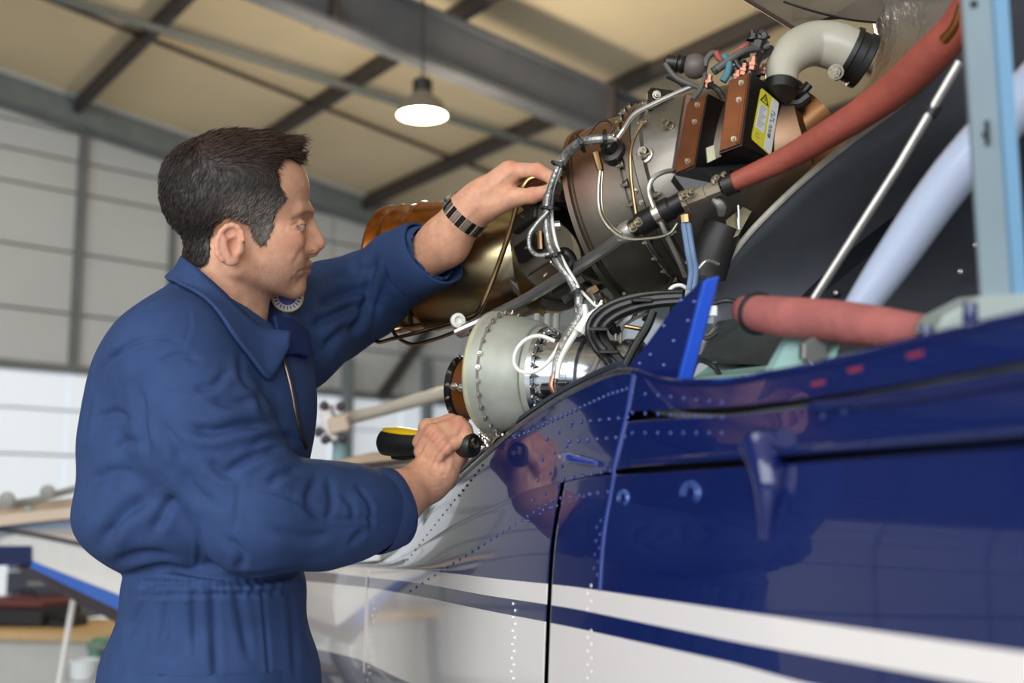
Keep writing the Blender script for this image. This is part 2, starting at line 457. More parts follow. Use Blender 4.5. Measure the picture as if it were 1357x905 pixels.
def hull_patch(name, stations, i0, i1, label=None, push=0.0, mats=(m_blue, m_white)):
    """skin between control rows i0 and i1"""
    mb = MB(); G = []; ms = []
    for d in stations:
        cps = [hullp(r, d) for r in rows]
        colp = []
        for i in range(i0, i1):
            n = sub[i]
            a, b = cps[i], cps[i+1]
            p0 = cps[i-1] if i > 0 else 2*a-b; p3 = cps[i+2] if i+2 < len(cps) else 2*b-a
            for t in ([0, .02] if i == i0 else [0])+[k/n for k in range(1, n)]+([.98] if i == i1-1 else []):
                # hermite with chord-scaled tangents
                L = np.linalg.norm(b-a)
                ta = nrm(b-p0)*L; tb = nrm(p3-a)*L
                h = (2*t**3-3*t**2+1)*a+(t**3-2*t**2+t)*ta+(-2*t**3+3*t**2)*b+(t**3-t**2)*tb
                colp.append(h)
        colp.append(cps[i1]); G.append(colp)
    G = np.array(G)
    mi = []
    for i in range(i0, i1): mi += [matrow[i]]*(sub[i]+(i == i0)+(i == i1-1))
    r, c = G.shape[:2]; fs = []
    vs = G.reshape(-1, 3)
    mb.v.append(vs); mb.n = len(vs)
    for i in range(r-1):
        for j in range(c-1):
            mb.f.append((i*c+j, i*c+j+1, (i+1)*c+j+1, (i+1)*c+j)); mb.m.append(mi[j])
    o = mb.build(name, list(mats), heli, sharp=50, recalc=True)
    md = o.modifiers.new('thickness', 'SOLIDIFY'); md.thickness = 0.0012; md.offset = -1.0
    if label: o['label'] = label
    return o
d_gap = KH/(729-VPX); d_strip = KH/(797-VPX); d_tail = KH/(488-VPX)
iseam = 3
def stn(a, b, n):
    s_ = 1/np.linspace(1/a, 1/b, n)
    if 1/a > 1.5: s_ = np.concatenate([1/np.linspace(1/a, 1.6, 10)[:-1], 1/np.linspace(1.6, 1/b, n)])
    e = .0012*np.sign(b-a); return np.concatenate([[a, a+e], s_[1:-1], [b-e, b]])
# nose-ward door and side, between camera and the vertical gap
hull_patch('side_panel', stn(.22, d_gap-.009, 60), iseam+1, 12, 'blue and white striped lower side panel nearest the camera')
hull_patch('cowl_panel', stn(.22, d_strip, 60), 0, 1, 'blue sill panel below the engine bay')
hull_patch('rail_panel', stn(.22, d_strip, 60), 2, iseam, 'blue panel under the door rail')
hull_patch('rear_cowl_panel', stn(d_strip+.0005, d_tail, 60), 0, iseam, 'riveted blue rear cowl panel')
hull_patch('rear_side_panel', stn(d_gap+.009, d_tail, 50), iseam, 12, 'striped rear side panel')
hull_patch('tail_panel', stn(d_tail+.002, 3.6, 24), iseam, 12, 'striped tail side panel behind the mechanic')
# dark backing behind gaps: a liner 12 mm inside the skin
mb = MB(); G = []
for d in stn(.22, 3.55, 70): G.append([hullp((r[0], r[1]+.03), d) for r in rows])
lin_ = MB(); lin_.grid(np.array(G)); lin_.build('skin_liner', m_dark, heli)
# engine deck closing the top, running inward
G = []
for d in stn(.22, 3.5, 60):
    a = hullp((R_top[0], R_top[1]+.003), d); b = a+np.array([.953, .304, 0])*.9-Z*.02
    G.append([a-Z*.035, a*.6+b*.4-Z*.05, b-Z*.05])
dk = MB(); dk.grid(np.array(G)); o = dk.build('engine_deck', m_deck, heli)
o.modifiers.new('thickness', 'SOLIDIFY').thickness = -.006
# the seam strip overlapping the skins (lighter edge), and the lip along the sill
def strip(name, rws, d, w, m, t=.0015, i0=0, i1=10):
    mb = MB(); pts = [hullp((rows[i][0], rows[i][1]-t), d) for i in range(i0, i1)]
    mb.tube(catmull(pts, 60), w, 6, smooth=False); return mb.build(name, m, heli)
strip('joint_strip', rows, d_strip, .0022, m_rivet, i1=7)
strip('joint_strip', rows, d_tail-.002, .0016, m_white, i0=6, i1=11)
mb = MB(); mb.tube([hullp((R_top[0], R_top[1]-.001), d) for d in stn(.3, d_strip, 50)], .004, 6, smooth=False); mb.build('sill_edge', m_blue, heli)
mb = MB(); mb.tube([hullp((R_top[0], R_top[1]-.001), d) for d in stn(d_strip, 1.95, 40)], .0035, 6, smooth=False); mb.build('cowl_edge', m_alu, heli)
mb = MB(); mb.tube([hullp((R_top[0], R_top[1]+.010), d)+Z*.006 for d in stn(d_strip+.06, 1.95, 40)], .005, 6, smooth=False); mb.build('cowl_seal', mat('seal_dark', (40, 44, 60), .35), heli)
# door rail moulding below the slot and small lift bracket
mb = MB(); mb.tube([hullp((R_slot1[0], R_slot1[1]-.004), d) for d in stn(.25, KH/(1040-VPX), 40)], .005, 8, smooth=False); mb.build('door_rail', m_blue, heli)
mb = MB(); mb.tube([hullp((R_seam[0], R_seam[1]-.006), d)+Z*.004 for d in stn(.25, KH/(827-VPX), 40)], .0035, 6, smooth=False); mb.build('drip_moulding', m_blue, heli)
# outward direction of the skin
OUT = np.array([-.953, -.304, 0]); AX = np.array([-.304, .953, 0])
# rivets (each a few pixels): low domes
def row_between(i, t, dl_extra=0):
    (p0, d0), (p1, d1) = rows[i], rows[i+1]
    xs = np.unique(np.concatenate([p0[0], p1[0]]))
    return ((xs, np.interp(xs, p0[0], p0[1])*(1-t)+np.interp(xs, p1[0], p1[1])*t), d0*(1-t)+d1*t)
def vrow(y):
    """row at constant image height in the rear cowl, offset by interpolation"""
    ys = [np.interp(780, r[0][0], r[0][1]) for r in rows]; ds = [r[1] for r in rows]
    return ((np.array([0, 20000.]), np.array([y, y])), float(np.interp(y, ys, ds)))
def rivets(name, spots, r, m):
    mb = MB()
    for p, n in spots:
        a, u, v = frame_of(n)
        mb.sphere(p, (r, r, r*.55), 8, 4, axes=(u, v, a))
    o = mb.build(name, m, heli, sharp=None); o['kind'] = 'stuff'; return o
sp = []
def rv(px, py):
    """rivet on the skin near a pixel of the rear cowl"""
    best = None
    for d in np.linspace(.6, 2.4, 140):
        for i in range(len(rows)-1):
            pass
    return None
ytab = np.array([[np.interp(x, r[0][0], r[0][1]) for r in rows] for x in range(0, 1500, 5)])
dtab = np.array([r[1] for r in rows])
def skin_at(px, py, out=.0):
    ys = ytab[int(np.clip(round(px/5), 0, 299))]
    dl = np.interp(py, ys, dtab)
    return U(px, py, Kd(dl-out)/(px-VPX))
for y0, y1, n in ((560, 552, 7), (585, 578, 7), (635, 622, 6), (660, 650, 6)):
    for k in range(n):
        x = 757+k*12.5-(y0-560)*.14; sp.append((skin_at(x, y0+(y1-y0)*k/n, .0008), OUT))
for k in range(26): sp.append((skin_at(682+k*6.2, 574-k*2.85+6+.9*max(0, k-20), .0008), OUT))
for k in range(9): sp.append((skin_at(792-k*.6+(0 if k % 2 else 5), 690+k*9, .0008), OUT))
for k in range(9): sp.append((skin_at(720+k*9, 676-k*3, .0008), OUT))
for k in range(8):
    for r_ in range(3): sp.append((skin_at(838+k*17, 520+r_*27+k*(2-r_)*1.0, .0008), OUT))
for k in range(10): sp.append((skin_at(1090+k*29, 552-k*6.0, .0008), OUT))
rivets('rivets', sp, .0026, m_rivet)
sp = []
for k in range(14): sp.append((skin_at(784-(k % 2)*5, 776+k*10.5 if k < 4 else 836+(k-4)*9, .0008), OUT))
for k in range(16): sp.append((skin_at(497-(k % 2)*2-k*.6, 790+k*8.5, .0008), OUT))
for k in range(14): sp.append((skin_at(680+(k % 2)*3-k*.3, 800+k*9, .0008), OUT))
rivets('rivets', sp, .0024, m_white)
sp = []
for k in range(24): sp.append((skin_at(543+k*8.2, 783-k*5.2, .0008), OUT))
for k in range(20): sp.append((skin_at(540+k*5.2, 742-k*6.6, .0008), OUT))
for k in range(16): sp.append((skin_at(700+(k % 3)*14+k*2, 690-k*9, .0008), OUT))
rivets('rivets', sp, .0022, m_rivet)
# latch handle, hinge bracket
a = skin_at(745, 604, .004); b = skin_at(790, 614, .004)
mb = MB(); mb.tube([a, a*.7+b*.3+OUT*.004, b], [.005, .006, .003], 10, n=14); mb.build('latch_grip', mat('latch_blue_highlight', (30, 54, 140), .15, coat=1.0), heli)  # hull blue lightened to carry the highlight on the grip
p0 = skin_at(1012, 590, .006); p1 = skin_at(1018, 640, .008); p2 = skin_at(1016, 715, .001)
mb = MB(); mb.tube([p0, p1, p2], [.020, .012, .005], 12, n=20); mb.build('hinge_bracket', m_blue, heli)
p0 = skin_at(1000, 582, .003); p1 = skin_at(1040, 580, .003)
mb = MB(); mb.tube([p0, p1], [.010, .008], 10, n=8); mb.build('hinge_knuckle', m_blue, heli)
# two small round stick-on drain covers showing as pale rings
m_ring = mat('clear_ring', (74, 104, 176), .1, coat=1.0)
for px, py, rx in ((915, 654, .019), (826, 660, .014)):
    c = skin_at(px, py, .0012); a, u, v = frame_of(OUT)
    mb = MB(); th = np.linspace(0, 2*np.pi, 40, endpoint=False)
    mb.tube(np.array([c+u*math.cos(t)*rx*.55+v*math.sin(t)*rx for t in np.append(th, th[0])]), .0011, 6, smooth=False); mb.build('inspection_ring', m_ring, heli)
    mb = MB(); mb.tube(np.array([c+u*math.cos(t)*rx*.38+v*math.sin(t)*rx*.6 for t in np.append(th, th[0])]), .0009, 6, smooth=False); mb.build('inspection_ring', m_ring, heli)
# triangular web rising to the flange, its lit edge put in as brighter blue
def web(px, py): 
    return U(px, py, 1.36+(px-835)*-.0009)
W = [web(829, 491), web(858, 455), web(895, 404), web(934, 368), web(898, 511), web(860, 508)]
mb = MB(); mb.prism(W, camdir(.5, 0, .8)*.004); mb.build('web_plate', m_blue, heli, smooth=False)
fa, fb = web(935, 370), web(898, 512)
mb = MB(); mb.box((fa+fb)/2+camdir(1, .2, -.2)*.005, fb-fa, camdir(1, .25, 0), camdir(0, 0, 1), np.linalg.norm(fb-fa)/2, .008, .014, .002); mb.build('web_flange', m_blue_lit, heli, smooth=False)
sp = [(web(x, y)-FWD*.001, -FWD) for x, y in ((903, 398), (880, 432), (862, 470), (848, 482), (912, 425), (893, 452), (880, 484), (920, 400))]
rivets('rivets', sp, .0026, m_rivet)
# ---- transmission bay behind the sill -------------------------------------------------
m_bay = mat('bay_charcoal', (34, 36, 42), .42, metal=.3, var=.25, vscale=6)
m_fire = mat('firewall_dark', (116, 118, 126), .42, metal=.3, var=.25, vscale=5, roughvar=.1)
m_seal = mat('seal_pale', (196, 190, 176), .5, var=.2, vscale=30)
m_strutw = mat('strut_white', (178, 188, 212), .22, coat=.6)
m_post = mat('post_blue_grey', (122, 138, 146), .4, var=.08)
m_postl = mat('post_blue_light', (104, 146, 178), .35)
m_mint = mat('mint_primer', (150, 188, 184), .5, var=.1, vscale=20)
m_pink = mat('hose_red_sleeve', (164, 94, 90), .75, var=.14, vscale=26, bump=.15, bscale=90)
m_blk = mat('black_rubber', (20, 20, 21), .5)
m_steel = mat('steel_tube', (186, 182, 176), .3, metal=.75, var=.1, vscale=30)
# firewall: curved sheet from its pale sealed edge back to the right
edge = [(940, 381, 1.66), (985, 318, 1.62), (1052, 250, 1.56), (1130, 185, 1.48), (1205, 128, 1.40), (1240, 88, 1.36), (1275, 20, 1.32), (1300, -60, 1.28)]
far = [(958, 470, 1.60), (1030, 440, 1.72), (1110, 420, 1.80), (1200, 360, 1.86), (1300, 300, 1.88), (1400, 240, 1.85), (1480, 120, 1.80), (1500, -60, 1.7)]
E_ = catmull(path(*edge), 30); Fp = catmull(path(*far), 30)
G = []
for e, f_ in zip(E_, Fp):
    G.append([e*(1-t)+f_*t+FWD*.05*math.sin(math.pi*t) for t in np.linspace(0, 1, 9)])
mb = MB(); mb.grid(np.array(G)); o = mb.build('firewall', m_fire, heli); o.modifiers.new('thickness', 'SOLIDIFY').thickness = .004
mb = MB(); mb.tube(E_-FWD*.003, .0042, 8, smooth=False); mb.build('firewall_seal', m_seal, heli)
# back of the bay and its far wall
mb = MB(); mb.prism([U(930, 520, 1.75), U(1000, 380, 1.9), U(1300, -150, 1.95), U(1750, -150, 1.6), U(1750, 520, 1.35)], FWD*.02); mb.build('bay_bulkhead', m_bay, heli, smooth=False)
for px, py, d in ((1063, 344, 1.77), (1069, 357, 1.77), (1076, 366, 1.77), (1292, 325, 1.6), (1272, 360, 1.6), (1150, 352, 1.72), (1107, 388, 1.7)):
    mb = MB(); mb.lathe(U(px, py, d), -FWD, [(0, .004), (.003, .004), (.005, .002), (.005, 0)], 10); mb.build('stud', m_steel, heli)
mb = MB(); mb.tube([U(1078, 397, 1.30), U(1190, 222, 1.26), U(1272, 82, 1.22)], .0045, 10, smooth=False); o = mb.build('stay_rod', m_steel, heli)
c1 = U(1235, 146, 1.24); mb = MB(); mb.tube([c1-camdir(.47, .88, 0)*.006, c1+camdir(.47, .88, 0)*.006], .0075, 10, smooth=False); mb.build('rod_clip', m_blk, o)
mb = MB(); mb.tube([U(1128, 425, 1.22), U(1180, 350, 1.20), U(1262, 235, 1.16), U(1380, 105, 1.10), U(1430, 50, 1.06)], [.0150, .0195, .0215, .0215, .02], 20, n=30); mb.build('gearbox_strut', m_strutw, heli)
a = U(1146, 400, 1.19)
# vertical channel post with a light blue edge flange
def quadpost(d): return [(1277, -30), (1322, -30), (1350, 395), (1303, 400)]
mb = MB(); q = [U(1274, -40, .985), U(1318, -40, .985), U(1349, 400, .985), U(1302, 402, .985)]
mb.prism(q, FWD*.006); post = mb.build('post', m_post, heli, smooth=False)
mb = MB(); q = [U(1315, -40, .979), U(1334, -40, .979), U(1362, 400, .979), U(1345, 400, .979)]
mb.prism(q, FWD*.022); mb.build('post_flange', m_postl, post, smooth=False)
for px, py in ((1290, 5), (1306, 178)):
    mb = MB(); mb.lathe(U(px, py, .984), -FWD, [(0, .003), (.0012, .003), (.002, .0015), (.002, 0)], 10); mb.build('post_bolt', m_blk, post)
mb = MB(); mb.tube([U(1308, 160, .983), U(1309, 192, .983)], .0018, 6, smooth=False); mb.build('post_slot', m_blk, post)
m_mintd = mat('bracket_grey_green', (136, 146, 142), .5, var=.1)
mb = MB(); mb.prism([U(1300, 392, .97), U(1420, 385, .95), U(1420, 450, .95), U(1240, 440, .98), U(1250, 418, .98)], FWD*.05); mb.build('post_foot', m_mintd, heli, smooth=False)
# lug standing on the sill
mb = MB(); mb.tube([U(1286, 460, .915), U(1286, 400, .915)], [.0065, .0055], 8, smooth=False); mb.build('sill_lug', m_blue, heli)
mb = MB(); mb.tube([U(1228, 470, .95), U(1228, 430, .95)], [.006, .005], 8, smooth=False); mb.build('sill_lug', m_blue, heli)
# pink sleeved hose lying along the sill
ph = [(988, 412, 1.30), (1002, 415, 1.27), (1040, 420, 1.22), (1100, 425, 1.17), (1150, 431, 1.13), (1200, 437, 1.09), (1225, 436, 1.07)]
rr = np.array([20, 24, 27, 28, 28, 25, 20])*np.array([p[2] for p in ph])/F
mb = MB(); mb.tube(path(*ph), rr, 20, n=40); hose = mb.build('sleeved_hose', m_pink, heli); hose['label'] = 'short pink-red sleeved hose above the sill'
mb = MB(); p = path(*ph)[1]; ax = nrm(path(*ph)[2]-path(*ph)[0]); a, u, v = frame_of(ax)
th = np.linspace(0, 2*np.pi, 25); mb.tube([p+ax*.004+.0198*(u*math.cos(t)+v*math.sin(t)) for t in th], .003, 6, smooth=False); mb.build('hose_clip', m_blk, hose)
mb = MB(); mb.tube([U(1220, 436, 1.07), U(1250, 422, 1.0), U(1300, 412, .99)], [.008, .005, .004], 8); mb.build('hose_tail', m_steel, hose)
# mint bracket with a big hex nut, dark box, small wiring behind the flange
mb = MB(); mb.prism([U(1022, 492, 1.2), U(1046, 448, 1.24), U(1066, 436, 1.24), U(1100, 440, 1.2), U(1112, 460, 1.18), U(1100, 490, 1.16)], FWD*.03); mb.build('mint_bracket', m_mint, heli, smooth=False)
a, u, v = frame_of(-FWD+.2*RIGHT); c = U(1075, 466, 1.18)
mb = MB(); mb.lathe(c, a, [(0, .0145), (.008, .0145), (.010, .012), (.010, 0)], 6); mb.build('hex_nut', mat('nut_grey', (120, 122, 118), .45, metal=.6), heli, sharp=20)
mb = MB(); mb.prism([U(918, 515, 1.42), U(945, 494, 1.5), U(1010, 488, 1.5), U(1030, 505, 1.36)], Z*.012); mb.build('mint_shelf', m_mint, heli, smooth=False)
mb = MB(); mb.prism([U(928, 470, 1.46), U(960, 425, 1.52), U(1000, 418, 1.5), U(1042, 440, 1.45), U(1020, 485, 1.42), U(940, 480, 1.44)], FWD*.05); mb.build('dark_box', mat('box_dark_green', (46, 52, 54), .5, var=.2, vscale=20), heli, smooth=False)
for pts in (((915, 500, 1.42), (925, 478, 1.42), (945, 485, 1.42), (955, 500, 1.41)), ((920, 440, 1.44), (938, 448, 1.43), (950, 440, 1.43)), ((935, 405, 1.5), (965, 398, 1.5), (990, 408, 1.48))):
    mb = MB(); mb.tube(path(*pts), .003, 6); mb.build('bay_pipe', m_blk, heli)
mb = MB(); mb.box(U(943, 412, 1.46), RIGHT, UP, FWD, .006, .006, .006, .001); mb.build('white_tab', mat('tab_white', (225, 225, 220), .5), heli)
mb = MB(); mb.box(U(938, 425, 1.46), RIGHT, UP, FWD, .007, .004, .006, .001); mb.build('grey_connector', m_mintd, heli)
# red marks on the sill
m_red = mat('mark_red', (136, 48, 62), .5)
for px, py in ((1084, 508), (1133, 490), (1213, 470)):
    p = skin_at(px, py, .0012); mb = MB(); mb.box(p, AX, OUT, Z, .009, .0006, .0016); mb.build('red_mark', m_red, heli)
# landing skid so that the machine stands on the floor
m_skid = mat('skid_grey', (110, 114, 118), .4, metal=.5)
def skp(d, dl, z): 
    p = hullp((R_f[0], dl), d); return np.array([p[0], p[1], z])
mb = MB(); mb.tube([skp(.35, -.02, .06), skp(2.6, -.02, .06)], .05, 14, n=10); mb.build('skid_tube', m_skid, heli)
for d in (.8, 2.2):
    t_ = hullp((R_g[0], .16), d); mb = MB(); mb.tube([t_, np.array([t_[0], t_[1], .4])-np.array([.06, .02, 0]), skp(d, -.02, .07)], .035, 12); mb.build('skid_leg', m_skid, heli)
# ------------------------------------------------------------------ the turbine engine
def vmat(name, rough=.3, metal=1.0, bump=0.0, bscale=40, sub=0.0, spec=None, roughvar=0, coat=0):
    """material whose base colour is the mesh's own colour attribute 'tint' with fine noise"""
    if name in MATS: return MATS[name]
    m = mat(name, (128, 128, 128), rough, metal, bump=bump or .0001, bscale=bscale, sub=sub, spec=spec, roughvar=roughvar, coat=coat)
    nt = m.node_tree; at = nt.nodes.new('ShaderNodeAttribute'); at.attribute_name = 'tint'
    nt.links.new(at.outputs['Color'], nt.nodes['Principled BSDF'].inputs['Base Color'])
    return m
def tint(o, cols):
    me = o.data; ca = me.color_attributes.new('tint', 'FLOAT_COLOR', 'POINT')
    c = np.ones((len(me.vertices), 4)); c[:, :3] = cols
    ca.data.foreach_set('color', c.ravel()); return o
def verts_of(o):
    v = np.zeros(len(o.data.vertices)*3); o.data.vertices.foreach_get('co', v); return v.reshape(-1, 3)
def ramp(t, stops):
    xs = [s[0] for s in stops]; C = np.array([lin(s[1]) for s in stops])
    return np.stack([np.interp(t, xs, C[:, i]) for i in range(3)], 1)
def fbm(P, scale, seed=0):
    return np.array([mnoise.fractal(Vector((float(p[0]*scale+seed), float(p[1]*scale), float(p[2]*scale))), 0.8, 2.0, 3) for p in P])
eng = thing('turbine_engine', 'heat-stained turboshaft engine with exhaust duct, pipes and wiring mounted on the helicopter deck', 'engine', U(800, 520, 1.85))
def pipe(name, pts, rpx, m, parent=eng, seg=10, n=None, label=None, smooth=True):
    P = path(*pts); d = np.mean([p[2] for p in pts])
    r = np.array(rpx)*d/F if not np.isscalar(rpx) else rpx*d/F
    mb = MB(); mb.tube(P, r, seg, n=n, smooth=smooth); o = mb.build(name, m, parent)
    if label: o['label'] = label
    return o
m_case = vmat('engine_case_steel', .46, .9, bump=.05, bscale=30, roughvar=.1)
m_exh = vmat('exhaust_heat_tint', .26, 1.0, bump=.03, bscale=16, roughvar=.06)
m_boltm = mat('bolt_steel', (172, 164, 150), .3, metal=1.0, var=.15, vscale=40)
m_brass = mat('pipe_bronze', (150, 122, 86), .25, metal=1.0, var=.2, vscale=25)
m_braid = mat('braided_sleeve', (150, 150, 146), .4, metal=.8, var=.3, vscale=160, bump=.25, bscale=220)
m_wht = mat('wire_white', (226, 224, 218), .45)
m_sage = mat('gearbox_sage', (158, 160, 150), .48, metal=.25, var=.12, vscale=22)
m_sageD = mat('gearbox_sage_edge', (172, 170, 140), .5, metal=.2, var=.15, vscale=30)
m_silver = mat('starter_silver', (206, 212, 222), .22, metal=1.0, var=.08, vscale=12)
m_cop = mat('copper_cover', (100, 56, 28), .36, metal=.75, var=.22, vscale=22, bump=.04, bscale=50)
m_black = mat('box_black', (16, 15, 16), .42)
m_brown = mat('brown_resin', (112, 62, 18), .35, var=.2, vscale=14)
m_redh = mat('hose_red', (150, 72, 58), .62, var=.18, vscale=18, bump=.12, bscale=70)
m_elbow = mat('elbow_grey_white', (168, 164, 150), .32, var=.08, vscale=14)
m_darkm = mat('dark_metal', (58, 56, 54), .4, metal=.7, var=.2, vscale=30)
m_bhose = mat('hose_blue_grey', (92, 116, 150), .4)
ea = camdir(-.85, -.28, .45); EO = U(893, 255, 1.75)
a_, eu, ev = frame_of(ea)
# main casing ------------------------------------------------
mb = MB(); mb.lathe(EO, ea, [(-.21, .0), (-.21, .085), (-.17, .10), (-.12, .112), (-.07, .122), (-.016, .127), (-.013, .133), (-.0005, .133)], 72); cs = mb.build('compressor_casing', m_case, eng)
P = verts_of(cs); t = (P-EO)@ea; tint(cs, ramp(t+fbm(P, 14)*.03, [(-.2, (120, 92, 70)), (-.1, (128, 116, 104)), (-.04, (150, 148, 144)), (0, (120, 112, 102))]))
mb = MB(); mb.lathe(EO, ea, [(.0005, .133), (.013, .133), (.016, .126), (.03, .127), (.06, .1295), (.09, .1275), (.098, .126), (.1, .131), (.107, .131), (.109, .124), (.112, .118), (.116, .06)], 72); br = mb.build('turbine_casing', m_case, eng)
P = verts_of(br); t = (P-EO)@ea; hgt = (P-EO)@UP
tint(br, ramp(hgt+fbm(P, 18)*.05+(t-.05)*.4, [(-.12, (104, 102, 92)), (-.03, (106, 98, 88)), (.06, (112, 86, 72)), (.12, (150, 104, 66))]))
for t_, rr_ in ((.022, .1285), (.094, .1278)):
    mb = MB(); th = np.linspace(0, 2*np.pi, 73); mb.tube([EO+ea*t_+rr_*(eu*math.cos(x)+ev*math.sin(x)) for x in th], .0012, 6, smooth=False); mb.build('casing_bead', m_boltm if t_ < .05 else MATS['bead_brown'] if 'bead_brown' in MATS else mat('bead_brown', (96, 80, 70), .45, metal=.9), eng)
# bolts round the flange: one mesh shared
def bolt_mesh(name, r, h, m):
    mb = MB(); mb.lathe((0, 0, 0), (0, 0, 1), [(0, r*1.35), (h*.25, r*1.35), (h*.25, r)], 12)
    mb.lathe((0, 0, 0), (0, 0, 1), [(h*.25, r), (h, r*.95), (h, 0)], 6)
    mb.lathe((0, 0, 0), (0, 0, 1), [(h, r*.5), (h*1.5, r*.45), (h*1.5, 0)], 8)
    o = mb.build(name, m, None, sharp=30); me = o.data; bpy.data.objects.remove(o); return me
BM = bolt_mesh('bolt', .0044, .008, m_boltm); BS = bolt_mesh('bolt', .0026, .004, m_boltm); BL = bolt_mesh('bolt', .0075, .010, m_boltm); BD = bolt_mesh('bolt', .0060, .008, m_darkm)
def put_bolt(me, p, n, parent=eng, name='bolt'):
    o = bpy.data.objects.new(name, me); COL.objects.link(o)
    q = Vector(nrm(n)).to_track_quat('Z', 'Y')
    o.matrix_local = Matrix.Translation(Vector(p)) @ q.to_matrix().to_4x4()
    setp(o, parent); return o
for k in range(30):
    x = 2*math.pi*k/30; put_bolt(BM, EO+ea*.013+.1325*(eu*math.cos(x)+ev*math.sin(x)), ea, br)
    if k % 2: put_bolt(BM, EO-ea*.013+.1325*(eu*math.cos(x)+ev*math.sin(x)), -ea, cs)
def on_case(px, py, r, extra=0):
    """point of the casing surface under a pixel (cylinder of radius r)"""
    d0 = nrm(U(px, py, 1)-CAM); oc = CAM-EO
    dp = d0-ea*(d0@ea); op = oc-ea*(oc@ea)
    A = dp@dp; B = 2*dp@op; C = op@op-(r+extra)**2; D = B*B-4*A*C
    s_ = (-B-math.sqrt(max(0, D)))/(2*A); p = CAM+d0*s_
    return p, nrm((p-EO)-ea*((p-EO)@ea))
for px, py, me, r in ((855, 204, BL, .126), (886, 168, BL, .122), (803, 210, BM, .128), (842, 253, BS, .134), (850, 268, BS, .134)):
    p, n_ = on_case(px, py, r); put_bolt(me, p, n_, cs)
p, n_ = on_case(855, 206, .126); mb = MB(); mb.lathe(p, n_, [(0, .012), (.004, .012), (.005, .009), (.008, .009)], 24); mb.build('boss', m_steel, cs)
p, n_ = on_case(815, 203, .13)
mb = MB(); mb.lathe(p, n_, [(0, .018), (.010, .017), (.012, .010), (.026, .009), (.028, .006), (.036, .006), (.036, 0)], 16); mb.build('igniter_plug', m_darkm, br)
# neck between the casing and the exhaust ---------------------
XO = U(722, 340, 1.96); xa = camdir(-.90, -.05, .42)
mb = MB(); NA = EO+ea*.11
NL = np.linalg.norm(XO-NA); prof = [(.002, .098), (.008, .098), (.012, .090), (NL*.45, .084), (NL-.025, .080), (NL-.022, .091), (NL-.012, .093), (NL-.010, .06)]
mb.lathe(NA, nrm(XO-NA), prof, 48); nk = mb.build('power_turbine_neck', mat('neck_grey', (132, 126, 118), .42, metal=.8, var=.25, vscale=18), eng)
ax_n = nrm(XO-NA); _, nu, nv = frame_of(ax_n)
for k in range(12):
    x = 2*math.pi*k/12+.2
    c = NA+ax_n*(NL*.42)+.087*(nu*math.cos(x)+nv*math.sin(x)); rad = nu*math.cos(x)+nv*math.sin(x)
    mb = MB(); mb.box(c, ax_n, rad, np.cross(ax_n, rad), NL*.2, .006, .014, .002); mb.build('neck_block', [m_darkm, m_boltm, m_black][k % 3], nk, smooth=False)
    put_bolt(BS, c+rad*.005, rad, nk)
# exhaust duct ------------------------------------------------
mb = MB(); mb.lathe(XO, xa, [(-.012, .02), (-.012, .094), (.0, .0955), (.012, .094), (.016, .089)], 64); fr = mb.build('exhaust_flange', mat('flange_gold', (146, 128, 92), .3, metal=1.0, var=.15, vscale=20), eng)
prof = [(.016, .088), (.03, .092), (.06, .099), (.10, .103), (.15, .1045), (.193, .1045), (.197, .107), (.203, .1075), (.207, .1045), (.235, .1035), (.238, .106), (.244, .1065), (.248, .103), (.262, .102), (.266, .106), (.272, .107), (.276, .103), (.272, .098), (.2, .094), (.06, .085), (.05, 0)]
mb = MB(); mb.lathe(XO, xa, prof, 80); ex = mb.build('exhaust_duct', m_exh, eng, sharp=60); ex['label'] = 'bronze heat-tinted exhaust duct'
P = verts_of(ex); t = (P-XO)@xa; h_ = (P-XO)@UP; r_in = np.linalg.norm((P-XO)-np.outer(t, xa), axis=1)
c = ramp(t+fbm(P, 10)*.03+h_*.35, [(-.03, (110, 108, 122)), (.03, (172, 158, 122)), (.09, (150, 128, 96)), (.15, (140, 92, 50)), (.21, (168, 104, 46)), (.30, (160, 92, 36))])
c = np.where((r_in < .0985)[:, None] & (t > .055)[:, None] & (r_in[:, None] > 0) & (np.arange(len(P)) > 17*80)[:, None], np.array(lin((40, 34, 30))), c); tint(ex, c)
p = U(600, 430, 1.95)
mb = MB(); mb.tube([U(540, 388, 1.97), U(542, 405, 1.97), U(545, 432, 1.99)], [.007, .005, .004], 8); mb.build('exhaust_clip', m_darkm, ex)
# bent bronze line at the hand, and the rod with its fittings -------------------
pipe('bronze_line', [(738, 241, 1.79), (718, 235, 1.80), (702, 237, 1.80), (692, 250, 1.80), (676, 305, 1.82), (657, 360, 1.84), (640, 402, 1.85), (631, 416, 1.86), (612, 424, 1.87)], 3.6, m_brass, n=60)
pipe('bronze_line', [(612, 424, 1.87), (570, 436, 1.9), (520, 449, 1.93), (500, 453, 1.95), (497, 446, 1.96), (496, 428, 1.97)], 2.8, m_brass, n=40)
pipe('bronze_line', [(610, 437, 1.86), (575, 450, 1.9), (545, 456, 1.93), (528, 448, 1.94), (522, 438, 1.95), (535, 434, 1.95), (560, 430, 1.93)], 2.6, m_brass, n=40)
rod = pipe('support_rod', [(604, 440, 1.85), (640, 424, 1.84), (690, 400, 1.80), (740, 370, 1.74), (790, 338, 1.68), (830, 309, 1.62)], [6.5, 7.5, 8, 8, 8, 8], mat('rod_grey', (168, 166, 164), .34, metal=.9, var=.1, vscale=20), n=40)
mb = MB(); mb.lathe(U(606, 425, 1.85), camdir(.3, .1, -1), [(0, .011), (.006, .011), (.007, .006), (.002, .005), (.002, 0)], 20); mb.build('rod_eye', m_wht, rod)
